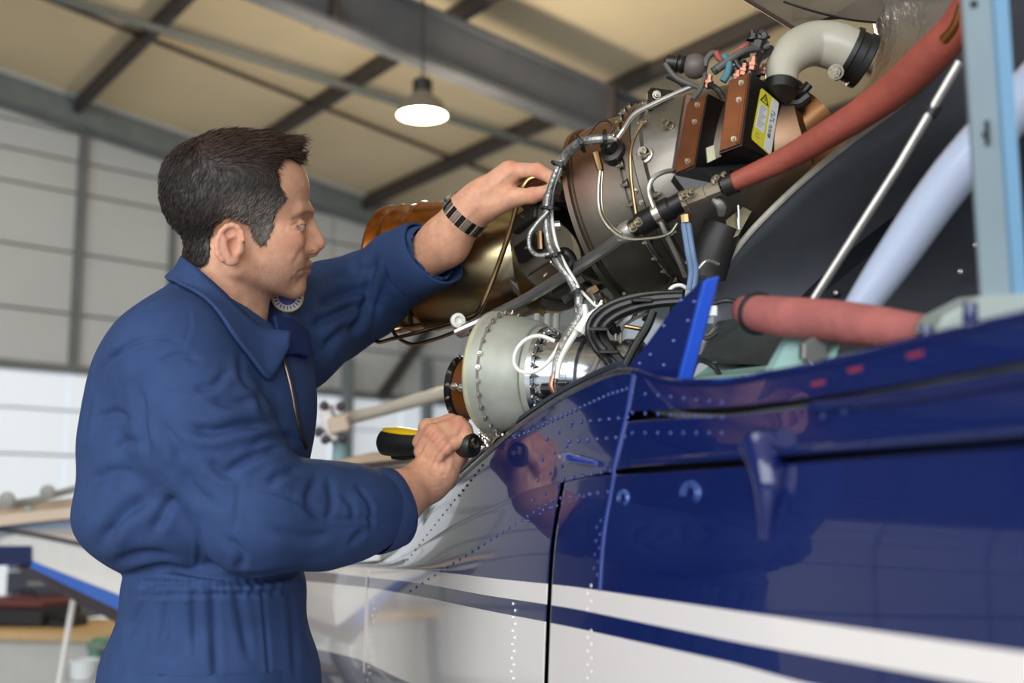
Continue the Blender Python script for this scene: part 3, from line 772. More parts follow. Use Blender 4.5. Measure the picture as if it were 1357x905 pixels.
mb = MB(); mb.lathe(U(614, 437, 1.855), camdir(-.9, -.3, .3), [(-.012, .011), (.008, .011), (.014, .006), (.014, 0)], 14); mb.build('rod_clevis', m_steel, rod)
# fitting: black boot with silver band, nut, then the red hose
fit = [(824, 311, 1.615), (844, 300, 1.60), (902, 268, 1.575), (930, 257, 1.565), (968, 243, 1.55)]
fp = path(*fit); fa_ = nrm(fp[2]-fp[0])
mb = MB(); mb.lathe(fp[0], fa_, [(-.006, 0), (-.006, .009), (.004, .0135), (.016, .0135), (.017, .010), (.022, .010)], 16); ft = mb.build('hose_fitting', m_steel, eng)
mb = MB(); mb.lathe(fp[0], fa_, [(.018, .012), (.026, .012), (.027, .0145), (.030, .0155), (.075, .0155), (.078, .013), (.095, .013), (.097, .010), (.10, .010)], 20); mb.build('boot', m_black, ft)
mb = MB(); mb.lathe(fp[0], fa_, [(.054, .0157), (.054, .0175), (.063, .0175), (.063, .0157)], 20); mb.build('boot_band', m_boltm, ft)
fb_ = nrm(fp[4]-fp[2])
mb = MB(); mb.lathe(fp[2]-fb_*.006, fb_, [(-.004, .007), (-.004, .0115), (.008, .0115), (.009, .0145), (.015, .0145), (.016, .012), (.040, .012), (.041, .0105), (.052, .0105), (.06, .0105)], 8); mb.build('union_nut', mat('nut_tan', (160, 146, 128), .4, metal=.7, var=.2, vscale=30), ft, sharp=25)
mb = MB(); mb.tube([U(900, 262, 1.56), U(912, 255, 1.56)], .006, 8); mb.build('fitting_stub', m_boltm, ft)
for px, py in ((905, 262), (915, 258), (948, 240), (958, 236), (845, 296), (838, 303)):
    put_bolt(BM, U(px, py, 1.55), -FWD+UP*.5, ft)
pipe('red_hose', [(962, 246, 1.552), (990, 234, 1.54), (1040, 211, 1.51), (1090, 182, 1.47), (1140, 151, 1.43), (1190, 115, 1.385), (1230, 78, 1.34), (1268, 36, 1.30), (1300, -20, 1.26)], [13, 14.5, 17, 19, 21, 23.5, 24, 22, 20], m_redh, seg=20, n=60, label='long brick-red hose rising to the upper right')
mb = MB(); hp = path((964, 245, 1.552), (986, 236, 1.541)); mb.lathe(hp[0], nrm(hp[1]-hp[0]), [(-.004, .0135), (-.004, .0145), (.01, .0148), (.01, .0135)], 18); mb.build('hose_clamp', m_darkm, eng)
pipe('hose_end_sleeve', [(1252, 52, 1.30), (1266, 34, 1.285), (1276, 4, 1.27)], [9, 8, 7], mat('copper_bright', (198, 132, 76), .3, metal=1.0), seg=12)
# silver wiring loom with black ties -------------------------------------------------
loom_pts = [(812, 184, 1.64), (790, 185, 1.64), (768, 190, 1.66), (750, 206, 1.68), (737, 232, 1.69), (729, 262, 1.70), (728, 292, 1.70), (733, 325, 1.69), (745, 352, 1.67), (760, 376, 1.66), (768, 398, 1.65), (766, 415, 1.65)]
off = [(0, 0), (5.5, 1.5), (-4.0, 1.5), (2, 4.5)]
for i, (ox, oy) in enumerate(off):
    pipe('loom_cable', [(x+ox*(.6+.4*math.sin(j*.9+i)), y+oy*math.cos(j*.7+i), d-.004*math.cos(i*1.7+j*.5)) for j, (x, y, d) in enumerate(loom_pts)], [6.6, 2.6, 5.0, 2.4][i], [m_braid, m_wht, m_braid, m_silver][i], n=70)
for (x, y, d, dx, dy) in ((769, 190, 1.657, 1, .5), (742, 220, 1.682, .45, .85), (729, 276, 1.695, .05, 1), (735, 338, 1.68, -.3, .95), (764, 386, 1.65, -.5, .8), (801, 185, 1.64, 1, 0)):
    ax = camdir(dx, -dy if dx < 0 or dy == 1 else dy*-1 if False else dy, 0); 
    tx = camdir(dx, dy if dx > 0 else -dy*-1, 0)
    c0_ = U(x, y, d); a2, u2, v2 = frame_of(camdir(dx if dx > .3 else dx, dy*(1 if dx >= .3 else 1), 0), FWD)
    mb = MB(); th = np.linspace(0, 2*np.pi, 21); mb.tube([c0_+u2*math.cos(z)*.0105+v2*math.sin(z)*.0125 for z in th], .0021, 6, smooth=False); mb.build('cable_tie', m_black, eng)
    mb = MB(); mb.box(c0_-u2*.012, a2, u2, v2, .003, .0028, .0035, .0006); mb.build('tie_head', m_black, eng)
pipe('thin_loop_wire', [(800, 184, 1.64), (812, 170, 1.64), (805, 160, 1.64), (792, 163, 1.64), (780, 178, 1.645), (768, 186, 1.65)], 1.5, m_darkm, n=30)
pipe('grey_wire_loop', [(727, 280, 1.69), (712, 296, 1.69), (702, 312, 1.69), (703, 330, 1.69), (712, 338, 1.69), (730, 337, 1.685)], 3.2, m_braid, n=36)
pipe('twin_lead', [(792, 208, 1.625), (795, 222, 1.62), (793, 250, 1.615), (795, 280, 1.61), (808, 302, 1.60), (826, 315, 1.595), (860, 316, 1.58), (888, 309, 1.565), (898, 296, 1.56)], 2.2, m_boltm, n=60)
pipe('twin_lead', [(795, 208, 1.628), (798, 222, 1.625), (797, 252, 1.62), (799, 280, 1.615), (811, 300, 1.605), (824, 309, 1.6)], 1.7, m_boltm, n=50)
mb = MB(); q0, q1_ = U(790, 203, 1.628), U(796, 226, 1.62); mb.tube([q0, q1_], [.0055, .0045], 10); mb.build('lead_ferrule', m_brass, eng)
pipe('top_line', [(818, 183, 1.63), (826, 172, 1.63), (840, 152, 1.62), (865, 138, 1.61), (895, 124, 1.60), (920, 113, 1.59)], 3.2, m_steel, n=40)
pipe('bent_line', [(900, 225, 1.60), (880, 228, 1.59), (866, 236, 1.585), (860, 250, 1.585), (863, 266, 1.58), (878, 300, 1.58), (898, 342, 1.6), (908, 366, 1.62)], 3.3, m_steel, n=50)
pipe('flange_line', [(852, 163, 1.60), (842, 180, 1.605), (836, 200, 1.61), (836, 230, 1.61), (839, 258, 1.605), (843, 285, 1.60)], 2.6, m_brass, n=40)
pipe('lower_line', [(858, 318, 1.60), (866, 332, 1.60), (880, 352, 1.61), (890, 368, 1.62), (884, 384, 1.63)], 2.4, m_darkm, n=30)
for k in (-3.0, 3.0):
    pipe('blue_hose', [(908+k, 288, 1.55), (911+k, 310, 1.545), (915+k, 335, 1.54), (919+k, 360, 1.54), (916+k, 384, 1.54)], 4.2, m_bhose, n=30)
pipe('hose_collar', [(908, 286, 1.55), (909, 296, 1.548)], 8, m_brass, n=2)
mb = MB(); mb.lathe(U(752, 228, 1.78), camdir(.3, -.1, -1), [(0, .0105), (.005, .0105), (.007, .0085), (.007, .0045), (.0, .0045)], 20); mb.build('white_washer', m_wht, eng)
for pts, r in (([(742, 250, 1.74), (752, 258, 1.72)], 11), ([(748, 252, 1.73), (770, 240, 1.70)], 5), ([(742, 262, 1.74), (756, 262, 1.72)], 8)): pipe('bracket_knob', pts, r, m_darkm, smooth=False)
pipe('injector_elbow', [(735, 345, 1.72), (748, 336, 1.71), (757, 345, 1.71), (752, 358, 1.71)], [9, 9, 8, 7], m_black, seg=12)
pipe('brass_stub', [(716, 306, 1.74), (717, 330, 1.74)], 5, m_brass, smooth=False)
pipe('steel_stub', [(730, 300, 1.73), (742, 299, 1.73)], 7, m_steel, smooth=False)
for px, py, rx in ((785, 385, 9), (768, 372, 7), (800, 400, 8), (752, 395, 7)):
    mb = MB(); mb.box(U(px, py, 1.70), camdir(.8, .5, .2), camdir(-.5, .8, 0), FWD, rx*.001, .006, .008, .0015); mb.build('fuel_block', [m_darkm, m_brass][px % 2], eng, smooth=False)
# fuel-pipe fan below the casing
for k in range(6):
    x0 = 782+k*15; pipe('drain_line', [(x0, 386+k % 2*3, 1.68), (x0+6, 402, 1.66), (x0-4, 424, 1.68)], 2.6, [m_steel, m_brass, m_darkm][k % 3])
# ignition exciter boxes -------------------------------------------------------------
def exciter(A, B, C, D, E, name, label):
    A, B, C, D, E = [U(*q) for q in (A, B, C, D, E)]
    D = A+(C-B)
    n = nrm(np.cross(B-A, D-A)); n = n if n@(CAM-A) > 0 else -n
    mb = MB(); mb.prism([A, B, C, D], E-B); bx = mb.build(name, m_black, eng, smooth=False); bx['label'] = label
    w = nrm(B-A); v_ = nrm(C-B); L1 = np.linalg.norm(B-A); L2 = np.linalg.norm(C-B)
    mb = MB(); mb.box((A+C)/2+n*.001, w, v_, n, L1/2-.001, L2/2-.002, .0016, .0008); cv = mb.build('copper_cover', m_cop, bx, smooth=False)
    mb = MB(); mb.box((B+C)/2-w*.005+n*.0024, w, v_, n, .0022, L2/2-.004, .0012, .0006); mb.build('cover_rib', m_cop, bx, smooth=False)
    for k in (.12, .35, .88):
        put_bolt(BS, B*(1-k)+C*k-w*.011+n*.0022, n, bx, 'cover_screw')
    return bx, (B, C, E, n)
b1, _ = exciter((912, 136, 1.585), (938, 124, 1.57), (921, 222, 1.555), (894, 231, 1.57), (962, 136, 1.63), 'exciter_box', 'narrower copper-faced exciter box')
b2, (B, C, E, n_) = exciter((966, 107, 1.56), (996, 95, 1.545), (983, 193, 1.53), (950, 206, 1.545), (1039, 131, 1.60), 'exciter_box', 'copper-faced exciter box with a yellow warning sticker')
mb = MB(); mb.prism([U(893, 232, 1.565), U(924, 222, 1.55), U(986, 193, 1.525), U(1030, 214, 1.58), U(985, 232, 1.57), U(960, 246, 1.55), U(908, 252, 1.56)], FWD*.03-UP*.004); mb.build('exciter_tray', m_black, eng, smooth=False)
mb = MB(); mb.box(U(904, 178, 1.60), camdir(.16, 1, 0), camdir(1, -.16, 0), FWD, .05, .005, .012, .001); mb.build('box_side_plate', mat('plate_brown', (84, 58, 46), .4, metal=.6), eng, smooth=False)
# warning sticker
fn = nrm(np.cross(C-B, E-B)); fn = fn if fn@(CAM-B) > 0 else -fn
def lab(px, py, h): 
    p = ray_plane(px, py, B, fn); return p+fn*h
Lq = [lab(1008, 116, .0004), lab(1032, 136, .0004), lab(1021, 207, .0004), lab(995, 184, .0004)]
def luv(u, v, h=.0): return Lq[0]*(1-u)*(1-v)+Lq[1]*u*(1-v)+Lq[2]*u*v+Lq[3]*(1-u)*v+fn*h
m_ylw = mat('sticker_yellow', (226, 216, 60), .4); m_lwh = mat('sticker_white', (226, 230, 232), .4); m_lbl = mat('sticker_blue', (84, 140, 184), .4); m_lbk = mat('sticker_ink', (26, 28, 34), .5)
def lpoly(uvs, h, name, m, parent):
    mb = MB(); mb.prism([luv(u, v, h) for u, v in uvs], fn*.0002); return mb.build(name, m, parent, smooth=False)
def rect(u0, u1, v0, v1): return [(u0, v0), (u1, v0), (u1, v1), (u0, v1)]
st = lpoly([(.06, 0), (.94, 0), (1, .04), (1, .96), (.94, 1), (.06, 1), (0, .96), (0, .04)], 0, 'warning_sticker', m_ylw, b2)
lpoly(rect(.62, .98, .02, .98), .0003, 'sticker_field', m_lwh, b2); lpoly(rect(.08, .50, .27, .74), .0003, 'sticker_field', m_lwh, b2)
# triangle with a bolt
to = [(.28, .035), (.52, .22), (.06, .22)]; ti = [(.28, .075), (.43, .205), (.14, .205)]
mb = MB()
for k in range(3):
    q = [to[k], to[(k+1) % 3], ti[(k+1) % 3], ti[k]]; mb.prism([luv(u, v, .0003) for u, v in q], fn*.0002)
mb.prism([luv(u, v, .0003) for u, v in ((.30, .10), (.24, .155), (.29, .155), (.26, .20), (.35, .14), (.29, .145))], fn*.0002)
mb.build('hazard_triangle', m_lbk, b2, smooth=False)
mb = MB()
for k in range(9): mb.prism([luv(u, v, .0006) for u, v in rect(.12, .46-.08*((k*7) % 3), .295+k*.047, .31+k*.047)], fn*.0001)
mb.build('sticker_print', mat('print_grey', (150, 152, 160), .5), b2, smooth=False)
mb = MB()
for k in range(4):
    v0 = .235+k*.055; mb.prism([luv(u, v, .0006) for u, v in rect(.68, .88, v0, v0+.012)], fn*.0001); mb.prism([luv(u, v, .0006) for u, v in rect(.68 if k % 2 else .82, .74 if k % 2 else .88, v0, v0+.045)], fn*.0001)
mb.build('sticker_print', m_lbl, b2, smooth=False)
mb = MB()
for k in range(7):
    v0 = .50+k*.034; mb.prism([luv(u, v, .0006) for u, v in rect(.68, .82, v0, v0+.010)], fn*.0001)
    mb.prism([luv(u, v, .0006) for u, v in (rect(.68, .72, v0, v0+.026) if k % 2 else rect(.77, .82, v0, v0+.026))], fn*.0001)
    if k > 4: mb.prism([luv(u, v, .0006) for u, v in rect(.68, .82, v0+.016, v0+.026)], fn*.0001)
mb.build('sticker_print', m_lbk, b2, smooth=False)
mb = MB(); th = np.linspace(0, 2*np.pi, 21)
mb.tube([luv(.22+.1*math.cos(x), .86+.035*math.sin(x), .0005) for x in th], .0004, 4, smooth=False)
mb.build('sticker_print', mat('print_dim', (170, 130, 110), .5), b2, smooth=False)
# plugs and wires over the boxes --------------------------------------------------------
m_coper = mat('terminal_copper', (176, 120, 100), .35, metal=.9, var=.2, vscale=60); m_grn = mat('wire_green', (44, 74, 62), .5); m_gry = mat('wire_grey', (82, 80, 76), .55); m_wred = mat('wire_red', (160, 70, 64), .5); m_teal = mat('wire_teal', (60, 110, 124), .5)
for px, py, d, r, h in ((938, 108, 1.58, 5, 18), (984, 92, 1.56, 5, 16), (996, 84, 1.55, 5, 18), (1012, 92, 1.60, 7, 14), (1022, 104, 1.60, 6, 12), (975, 100, 1.56, 5, 14)):
    q0 = U(px, py+h/2, d); q1_ = U(px+3, py-h/2, d); mb = MB(); ax = nrm(q1_-q0); k = d/F
    mb.lathe(q0, ax, [(0, r*k), (h*.3*k, r*k), (h*.32*k, r*1.3*k), (h*.55*k, r*1.3*k), (h*.57*k, r*.8*k), (h*k, r*.7*k), (h*k, 0)], 10); mb.build('terminal', m_coper, eng, sharp=30)
mb = MB(); mb.sphere(U(921, 88, 1.60), .0165, 20, 12); mb.build('grommet_ball', mat('grommet_grey', (92, 84, 80), .5), eng)
q0, q1_ = U(908, 86, 1.60), U(880, 81, 1.61); ax = nrm(q1_-q0)
mb = MB(); mb.lathe(q0, ax, [(0, .010), (.003, .012), (.005, .012), (.006, .009), (.008, .009), (.009, .012), (.011, .012), (.012, .009), (.016, .010), (.024, .009), (.027, .006), (.027, 0)], 16); mb.build('connector_plug', m_darkm, eng, sharp=30)
for pts, r, m in (([(881, 84, 1.60), (895, 102, 1.595), (915, 112, 1.59), (925, 116, 1.59)], 3.4, m_gry), ([(884, 100, 1.6), (900, 108, 1.6), (912, 118, 1.6)], 4, m_darkm),
    ([(934, 88, 1.59), (938, 76, 1.59), (946, 70, 1.59), (953, 78, 1.59), (960, 82, 1.59)], 4, m_gry), ([(948, 68, 1.585), (954, 78, 1.585), (962, 84, 1.585)], 4, m_wred),
    ([(932, 92, 1.6), (934, 104, 1.59), (926, 122, 1.585), (918, 132, 1.58)], 3.5, m_gry), ([(945, 95, 1.58), (958, 86, 1.58), (975, 76, 1.58), (992, 70, 1.58)], 6, m_grn),
    ([(950, 92, 1.575), (966, 80, 1.57), (985, 68, 1.57), (1005, 64, 1.58), (1018, 60, 1.58)], 5, m_gry), ([(972, 72, 1.59), (985, 62, 1.59), (997, 57, 1.59)], 3, m_wred),
    ([(960, 74, 1.575), (966, 84, 1.57), (964, 98, 1.57), (958, 108, 1.57)], 5, m_teal), ([(975, 80, 1.57), (982, 90, 1.565), (992, 86, 1.56)], 4, m_darkm),
    ([(1000, 80, 1.57), (1012, 74, 1.58), (1022, 64, 1.59)], 5, m_darkm), ([(940, 112, 1.57), (950, 118, 1.56), (958, 130, 1.56)], 4, m_black), ([(996, 62, 1.58), (1010, 54, 1.585), (1016, 60, 1.585)], 5, m_gry),
    ([(965, 96, 1.58), (976, 92, 1.575), (986, 80, 1.575)], 6, m_black), ([(1008, 72, 1.575), (1000, 90, 1.565), (1003, 102, 1.56)], 6, m_black)):
    pipe('harness_wire', pts, r, m, n=24)
q0 = U(1006, 58, 1.585); mb = MB(); mb.lathe(q0, camdir(.3, 1, -.2), [(-.006, .012), (.004, .012), (.005, .008), (.010, .008), (.011, .004), (.014, .004), (.014, 0)], 8); mb.build('terminal_nut', m_darkm, eng, sharp=25)
put_bolt(BD, U(997, 53, 1.58), UP, eng); put_bolt(BD, U(1013, 52, 1.58), UP-RIGHT*.3, eng)
mb = MB(); mb.prism([U(858, 122, 1.69), U(863, 116, 1.70), U(893, 120, 1.70), U(890, 150, 1.68), U(858, 145, 1.68)], FWD*.006); mb.build('lifting_bracket', m_darkm, eng, smooth=False)
put_bolt(BM, U(870, 126, 1.685), -FWD, eng); put_bolt(BL, U(886, 170, 1.66), -FWD*.8+UP*.3, eng)
mb = MB(); mb.prism([U(936, 196, 1.56), U(946, 192, 1.56), U(949, 214, 1.555), U(938, 218, 1.555)], FWD*.006); mb.build('box_clip', m_sageD, eng, smooth=False)
# air elbow and its black coupling
pipe('air_elbow', [(1036, 112, 1.58), (1038, 88, 1.59), (1054, 68, 1.60), (1080, 58, 1.61), (1108, 62, 1.61), (1140, 78, 1.61)], [20, 23, 27, 30, 32, 33], m_elbow, seg=28, n=50, label='pale grey air elbow with black coupling')
pipe('elbow_seal', [(1034, 124, 1.575), (1035, 112, 1.58)], [22, 24], m_black, seg=20, smooth=False)
q0, q1_ = U(1122, 70, 1.61), U(1150, 84, 1.61); ax = nrm(q1_-q0); k = 1.61/F
mb = MB(); mb.lathe(q0, ax, [(0, 33*k), (0, 37*k), (6*k, 38*k), (8*k, 35*k), (18*k, 35*k), (20*k, 38*k), (28*k, 38*k), (30*k, 34*k), (30*k, 0)], 32); mb.build('elbow_coupling', m_blk, eng)
put_bolt(BL, U(1108, 95, 1.58), camdir(-.4, -.3, -1), eng); 
for pts, r in (([(1040, 118, 1.59), (1062, 122, 1.6), (1072, 112, 1.6)], 6), ([(1038, 135, 1.6), (1055, 138, 1.6), (1070, 128, 1.6)], 9), ([(1040, 150, 1.6), (1060, 145, 1.62)], 7)): pipe('black_fitting', pts, r, m_black)
pipe('inlet_case', [(1035, 195, 1.66), (1060, 172, 1.66), (1085, 150, 1.66)], [48, 44, 40], m_case_b if 'm_case_b' in globals() else mat('inlet_bronze', (150, 110, 74), .3, metal=1.0, var=.25, vscale=12), seg=32)
pipe('oil_filter', [(958, 300, 1.62), (945, 335, 1.62), (938, 368, 1.62)], [26, 26, 24], mat('filter_dark', (48, 46, 44), .5, metal=.4), seg=24)
mb = MB(); mb.prism([U(962, 292, 1.60), U(985, 274, 1.60), U(996, 280, 1.60), U(978, 312, 1.60), U(966, 318, 1.60)], FWD*.012); mb.build('olive_bracket', mat('bracket_olive', (124, 114, 84), .5, metal=.4, var=.25, vscale=40), eng, smooth=False)
pipe('silver_pin', [(978, 272, 1.59), (979, 304, 1.59)], 2.2, m_silver, smooth=False); pipe('fitting_elbow', [(946, 262, 1.57), (955, 272, 1.57), (956, 284, 1.58)], [7, 7, 5], m_steel)
pipe('clear_tube', [(926, 356, 1.57), (936, 346, 1.57), (952, 350, 1.58)], 2.6, m_steel)
pipe('side_duct', [(1010, 250, 1.66), (1030, 230, 1.66), (1060, 215, 1.64)], [30, 34, 34], m_case_d if 'm_case_d' in globals() else mat('duct_taupe', (104, 88, 76), .4, metal=.6, var=.2, vscale=10), seg=24)
# inlet cowl: curved lining behind the elbow
ctl = [[(1120, -60, 1.78), (1180, -60, 1.72), (1240, -60, 1.6), (1300, -60, 1.42)], [(1160, 30, 1.80), (1195, 20, 1.72), (1240, 15, 1.58), (1285, 5, 1.42)], [(1158, 100, 1.78), (1188, 90, 1.68), (1225, 75, 1.55), (1268, 50, 1.42)],
       [(1118, 150, 1.74), (1150, 145, 1.64), (1195, 125, 1.53), (1245, 95, 1.43)], [(1060, 190, 1.70), (1100, 185, 1.62), (1150, 165, 1.54), (1215, 130, 1.45)], [(1000, 260, 1.70), (1050, 240, 1.62), (1100, 215, 1.56), (1160, 180, 1.50)]]
Gc = np.array([path(*r) for r in ctl]); Gc = np.array([catmull(r, 24) for r in Gc]); Gc = np.array([catmull(Gc[:, j], 40) for j in range(24)]).transpose(1, 0, 2)
mb = MB(); mb.grid(Gc); o = mb.build('inlet_cowl_lining', vmat('cowl_lining', .34, .75, bump=.5, bscale=38), eng); o.modifiers.new('thickness', 'SOLIDIFY').thickness = .004
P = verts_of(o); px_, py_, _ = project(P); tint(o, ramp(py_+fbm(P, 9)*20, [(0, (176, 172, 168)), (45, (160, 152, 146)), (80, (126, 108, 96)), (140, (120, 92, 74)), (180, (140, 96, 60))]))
mb = MB(); mb.prism([U(965, -14, 1.85), U(1052, 37, 1.62), U(1100, 22, 1.64), U(1160, 30, 1.72), U(1200, -40, 1.85), U(1050, -60, 1.9)], UP*.01+FWD*.01); mb.build('cowl_lip', mat('lip_taupe', (112, 102, 92), .45, metal=.4, var=.2, vscale=8), eng, smooth=False)
pipe('lip_edge', [(962, -16, 1.845), (1052, 38, 1.617)], 3, mat('lip_edge_brown', (52, 36, 28), .5), smooth=False)
pipe('lip_cable', [(1038, 2, 1.62), (1075, 14, 1.62), (1120, 25, 1.63), (1160, 30, 1.66)], 1.6, m_black)
# accessory gearbox -----------------------------------------------------------------------
GO = U(728, 497, 1.70); ga = camdir(-.88, .02, .47); _, gu, gv = frame_of(ga)
mb = MB(); mb.lathe(GO, ga, [(.004, .066), (.012, .0665), (.013, .070), (.018, .0735), (.04, .079), (.065, .081), (.067, .0855), (.08, .0865)], 64); gb = mb.build('gearbox_drum', m_sage, eng)
mb = MB(); mb.lathe(GO, ga, [(.08, .0865), (.086, .0865), (.090, .083), (.092, .07), (.092, 0)], 64); mb.build('gearbox_rim', m_sageD, gb)
for k in range(28):
    x = 2*math.pi*k/28; rad = gu*math.cos(x)+gv*math.sin(x); put_bolt(BS, GO+ga*.066+rad*.083, -ga*.3+rad, gb)
mb = MB(); mb.lathe(GO, ga, [(-.003, .056), (-.003, .0655), (.004, .066)], 64); rg = mb.build('starter_flange', m_silver, eng)
for k in range(26):
    x = 2*math.pi*k/26; rad = gu*math.cos(x)+gv*math.sin(x); put_bolt(BS, GO-ga*.003+rad*.0605, -ga, rg)
mb = MB(); mb.lathe(GO, ga, [(-.003, .0545), (-.03, .053), (-.05, .053), (-.052, .056), (-.062, .056), (-.064, .050), (-.11, .049), (-.115, .052), (-.13, .052), (-.14, .03), (-.14, 0)], 56); mb.build('starter_generator', m_silver, eng)
mb = MB(); mb.lathe(U(676, 447, 1.79), camdir(.5, .3, -1), [(-.02, .013), (0, .013), (.004, .015), (.012, .015), (.012, .009), (.004, .008), (.004, 0)], 24); mb.build('gearbox_port', m_sage, gb)
mb = MB(); mb.box(U(655, 452, 1.80), ga, gu, gv, .022, .010, .02, .002); mb.build('gearbox_boss', m_sage, gb, smooth=False)
mb = MB(); mb.lathe(U(668, 459, 1.775), camdir(.2, .1, -1), [(0, .0045), (.006, .0045), (.006, 0)], 6); mb.build('witness_cap', m_wht, gb, sharp=20)
for x0 in (712, 726, 738): pipe('gearbox_rib', [(x0, 418, 1.80), (x0-2, 452, 1.77)], 5, m_sage, smooth=False)
pipe('black_plate', [(720, 515, 1.62), (752, 514, 1.60)], 8, m_darkm, smooth=False)
BO = U(628, 515, 1.90)
mb = MB(); mb.lathe(BO, ga, [(-.03, .046), (.0, .047), (.012, .047)], 40); bt = mb.build('brown_housing', m_brown, eng); bt['label'] = 'brown resin end housing with black rim'
mb = MB(); mb.lathe(BO, ga, [(.012, .047), (.013, .0495), (.024, .0495), (.027, .045), (.027, 0)], 40); mb.build('housing_rim', m_black, bt)
for k in range(16):
    x = 2*math.pi*k/16; rad = gu*math.cos(x)+gv*math.sin(x); put_bolt(BS, BO+ga*.018+rad*.0493, rad, bt)
for px, py in ((602, 512), (612, 514)): put_bolt(BM, U(px, py, 1.84), camdir(-.4, 0, -1), bt)
pipe('white_wire', [(735, 452, 1.610), (715, 445, 1.610), (697, 450, 1.610), (684, 465, 1.610), (682, 482, 1.610), (690, 492, 1.605), (706, 493, 1.600), (722, 484, 1.595), (735, 468, 1.595), (742, 455, 1.600)], 2.8, m_wht, n=70)
pipe('lower_loom', [(768, 402, 1.615), (770, 414, 1.615), (760, 432, 1.610), (746, 455, 1.600), (738, 478, 1.590), (735, 500, 1.585), (734, 518, 1.585)], [6, 6, 6.5, 6, 5, 5, 4], m_braid, n=50)
pipe('lower_loom', [(774, 404, 1.613), (776, 418, 1.610), (766, 436, 1.605), (751, 460, 1.595), (742, 480, 1.585), (738, 502, 1.580)], [4, 4, 4.5, 4, 3.5, 3], m_wht, n=50)
pipe('copper_lead', [(733, 498, 1.583), (731, 512, 1.580), (736, 522, 1.580)], 3.6, m_coper)
pipe('white_sheath', [(768, 440, 1.595), (778, 424, 1.595), (792, 412, 1.595), (800, 404, 1.595)], [9, 7, 5, 4], m_wht)
pipe('white_wire', [(764, 378, 1.65), (780, 396, 1.64), (792, 406, 1.63), (798, 398, 1.63)], 1.9, m_wht)
pipe('brass_line', [(795, 470, 1.58), (788, 488, 1.57), (772, 505, 1.56), (752, 520, 1.56)], 4, m_steel, n=30)
pipe('white_ring_wire', [(886, 386, 1.56), (892, 380, 1.56), (902, 378, 1.56), (910, 382, 1.56)], 2.6, m_wht)
pipe('yellow_tag', [(822, 398, 1.62), (834, 397, 1.62)], 3.4, mat('tag_yellow', (222, 196, 60), .5), smooth=False)
# black corrugated harnesses
for pts, r in (([(905, 393, 1.54), (870, 395, 1.55), (840, 400, 1.56), (812, 410, 1.565), (795, 424, 1.57), (788, 440, 1.57), (796, 458, 1.56), (812, 476, 1.55), (826, 492, 1.54)], 7),
               ([(910, 399, 1.53), (872, 402, 1.54), (842, 408, 1.55), (815, 420, 1.56), (800, 434, 1.56), (800, 446, 1.555), (810, 462, 1.545), (826, 482, 1.535), (836, 494, 1.53)], 6),
               ([(905, 388, 1.55), (868, 389, 1.56), (838, 393, 1.57), (806, 404, 1.575), (786, 420, 1.58), (780, 436, 1.58), (786, 456, 1.57), (802, 476, 1.56), (818, 494, 1.55)], 5),
               ([(866, 412, 1.53), (858, 432, 1.53), (846, 452, 1.53), (836, 470, 1.53), (828, 486, 1.53)], 6)):
    pipe('black_harness', pts, r, m_black, n=70)
for (x, y) in ((792, 436), (806, 466), (850, 398)):
    c0_ = U(x, y, 1.545); mb = MB(); mb.box(c0_, RIGHT, UP, FWD, .012, .0025, .012, .001); mb.build('harness_tie', m_darkm, eng)
for pts, r, m in (([(815, 452, 1.56), (818, 430, 1.57), (830, 418, 1.58), (862, 408, 1.58)], 2.2, m_steel), ([(822, 455, 1.56), (824, 436, 1.57), (838, 424, 1.58), (866, 412, 1.58)], 2.2, m_steel), ([(812, 440, 1.57), (818, 434, 1.565)], 8, m_black), ([(822, 470, 1.55), (824, 482, 1.55)], 4, m_wht), ([(828, 432, 1.56), (850, 436, 1.56)], 3, m_brass)):
    pipe('cross_pipe', pts, r, m)
# bright bracket by the hand
m_foil = mat('polished_bracket', (214, 216, 220), .16, metal=1.0, var=.1, vscale=30, bump=.5, bscale=60)
mb = MB(); mb.prism([U(634, 566, 1.765), U(648, 556, 1.765), U(676, 550, 1.77), U(668, 570, 1.75), U(648, 592, 1.75), U(634, 590, 1.755)], FWD*.02); mb.build('polished_bracket', m_foil, eng, smooth=False)
pipe('bracket_loop', [(660, 556, 1.80), (672, 545, 1.80), (682, 548, 1.80), (680, 560, 1.79), (668, 572, 1.79)], 3, m_silver)
pipe('deck_rail', [(645, 598, 1.79), (668, 578, 1.76), (700, 556, 1.70), (728, 540, 1.64)], 3.5, m_silver)
mb = MB(); mb.prism([U(692, 540, 1.70), U(700, 527, 1.71), U(705, 530, 1.71), (U(700, 550, 1.69))], FWD*.004); mb.build('blue_tab', m_blue, eng, smooth=False)
# engine mount legs down to the deck
for pts in (((700, 470, 1.9), (720, 560, 1.9), (730, 600, 1.9)), ((900, 380, 1.75), (890, 470, 1.75), (885, 540, 1.7))): pipe('mount_leg', list(pts), 9, m_darkm)
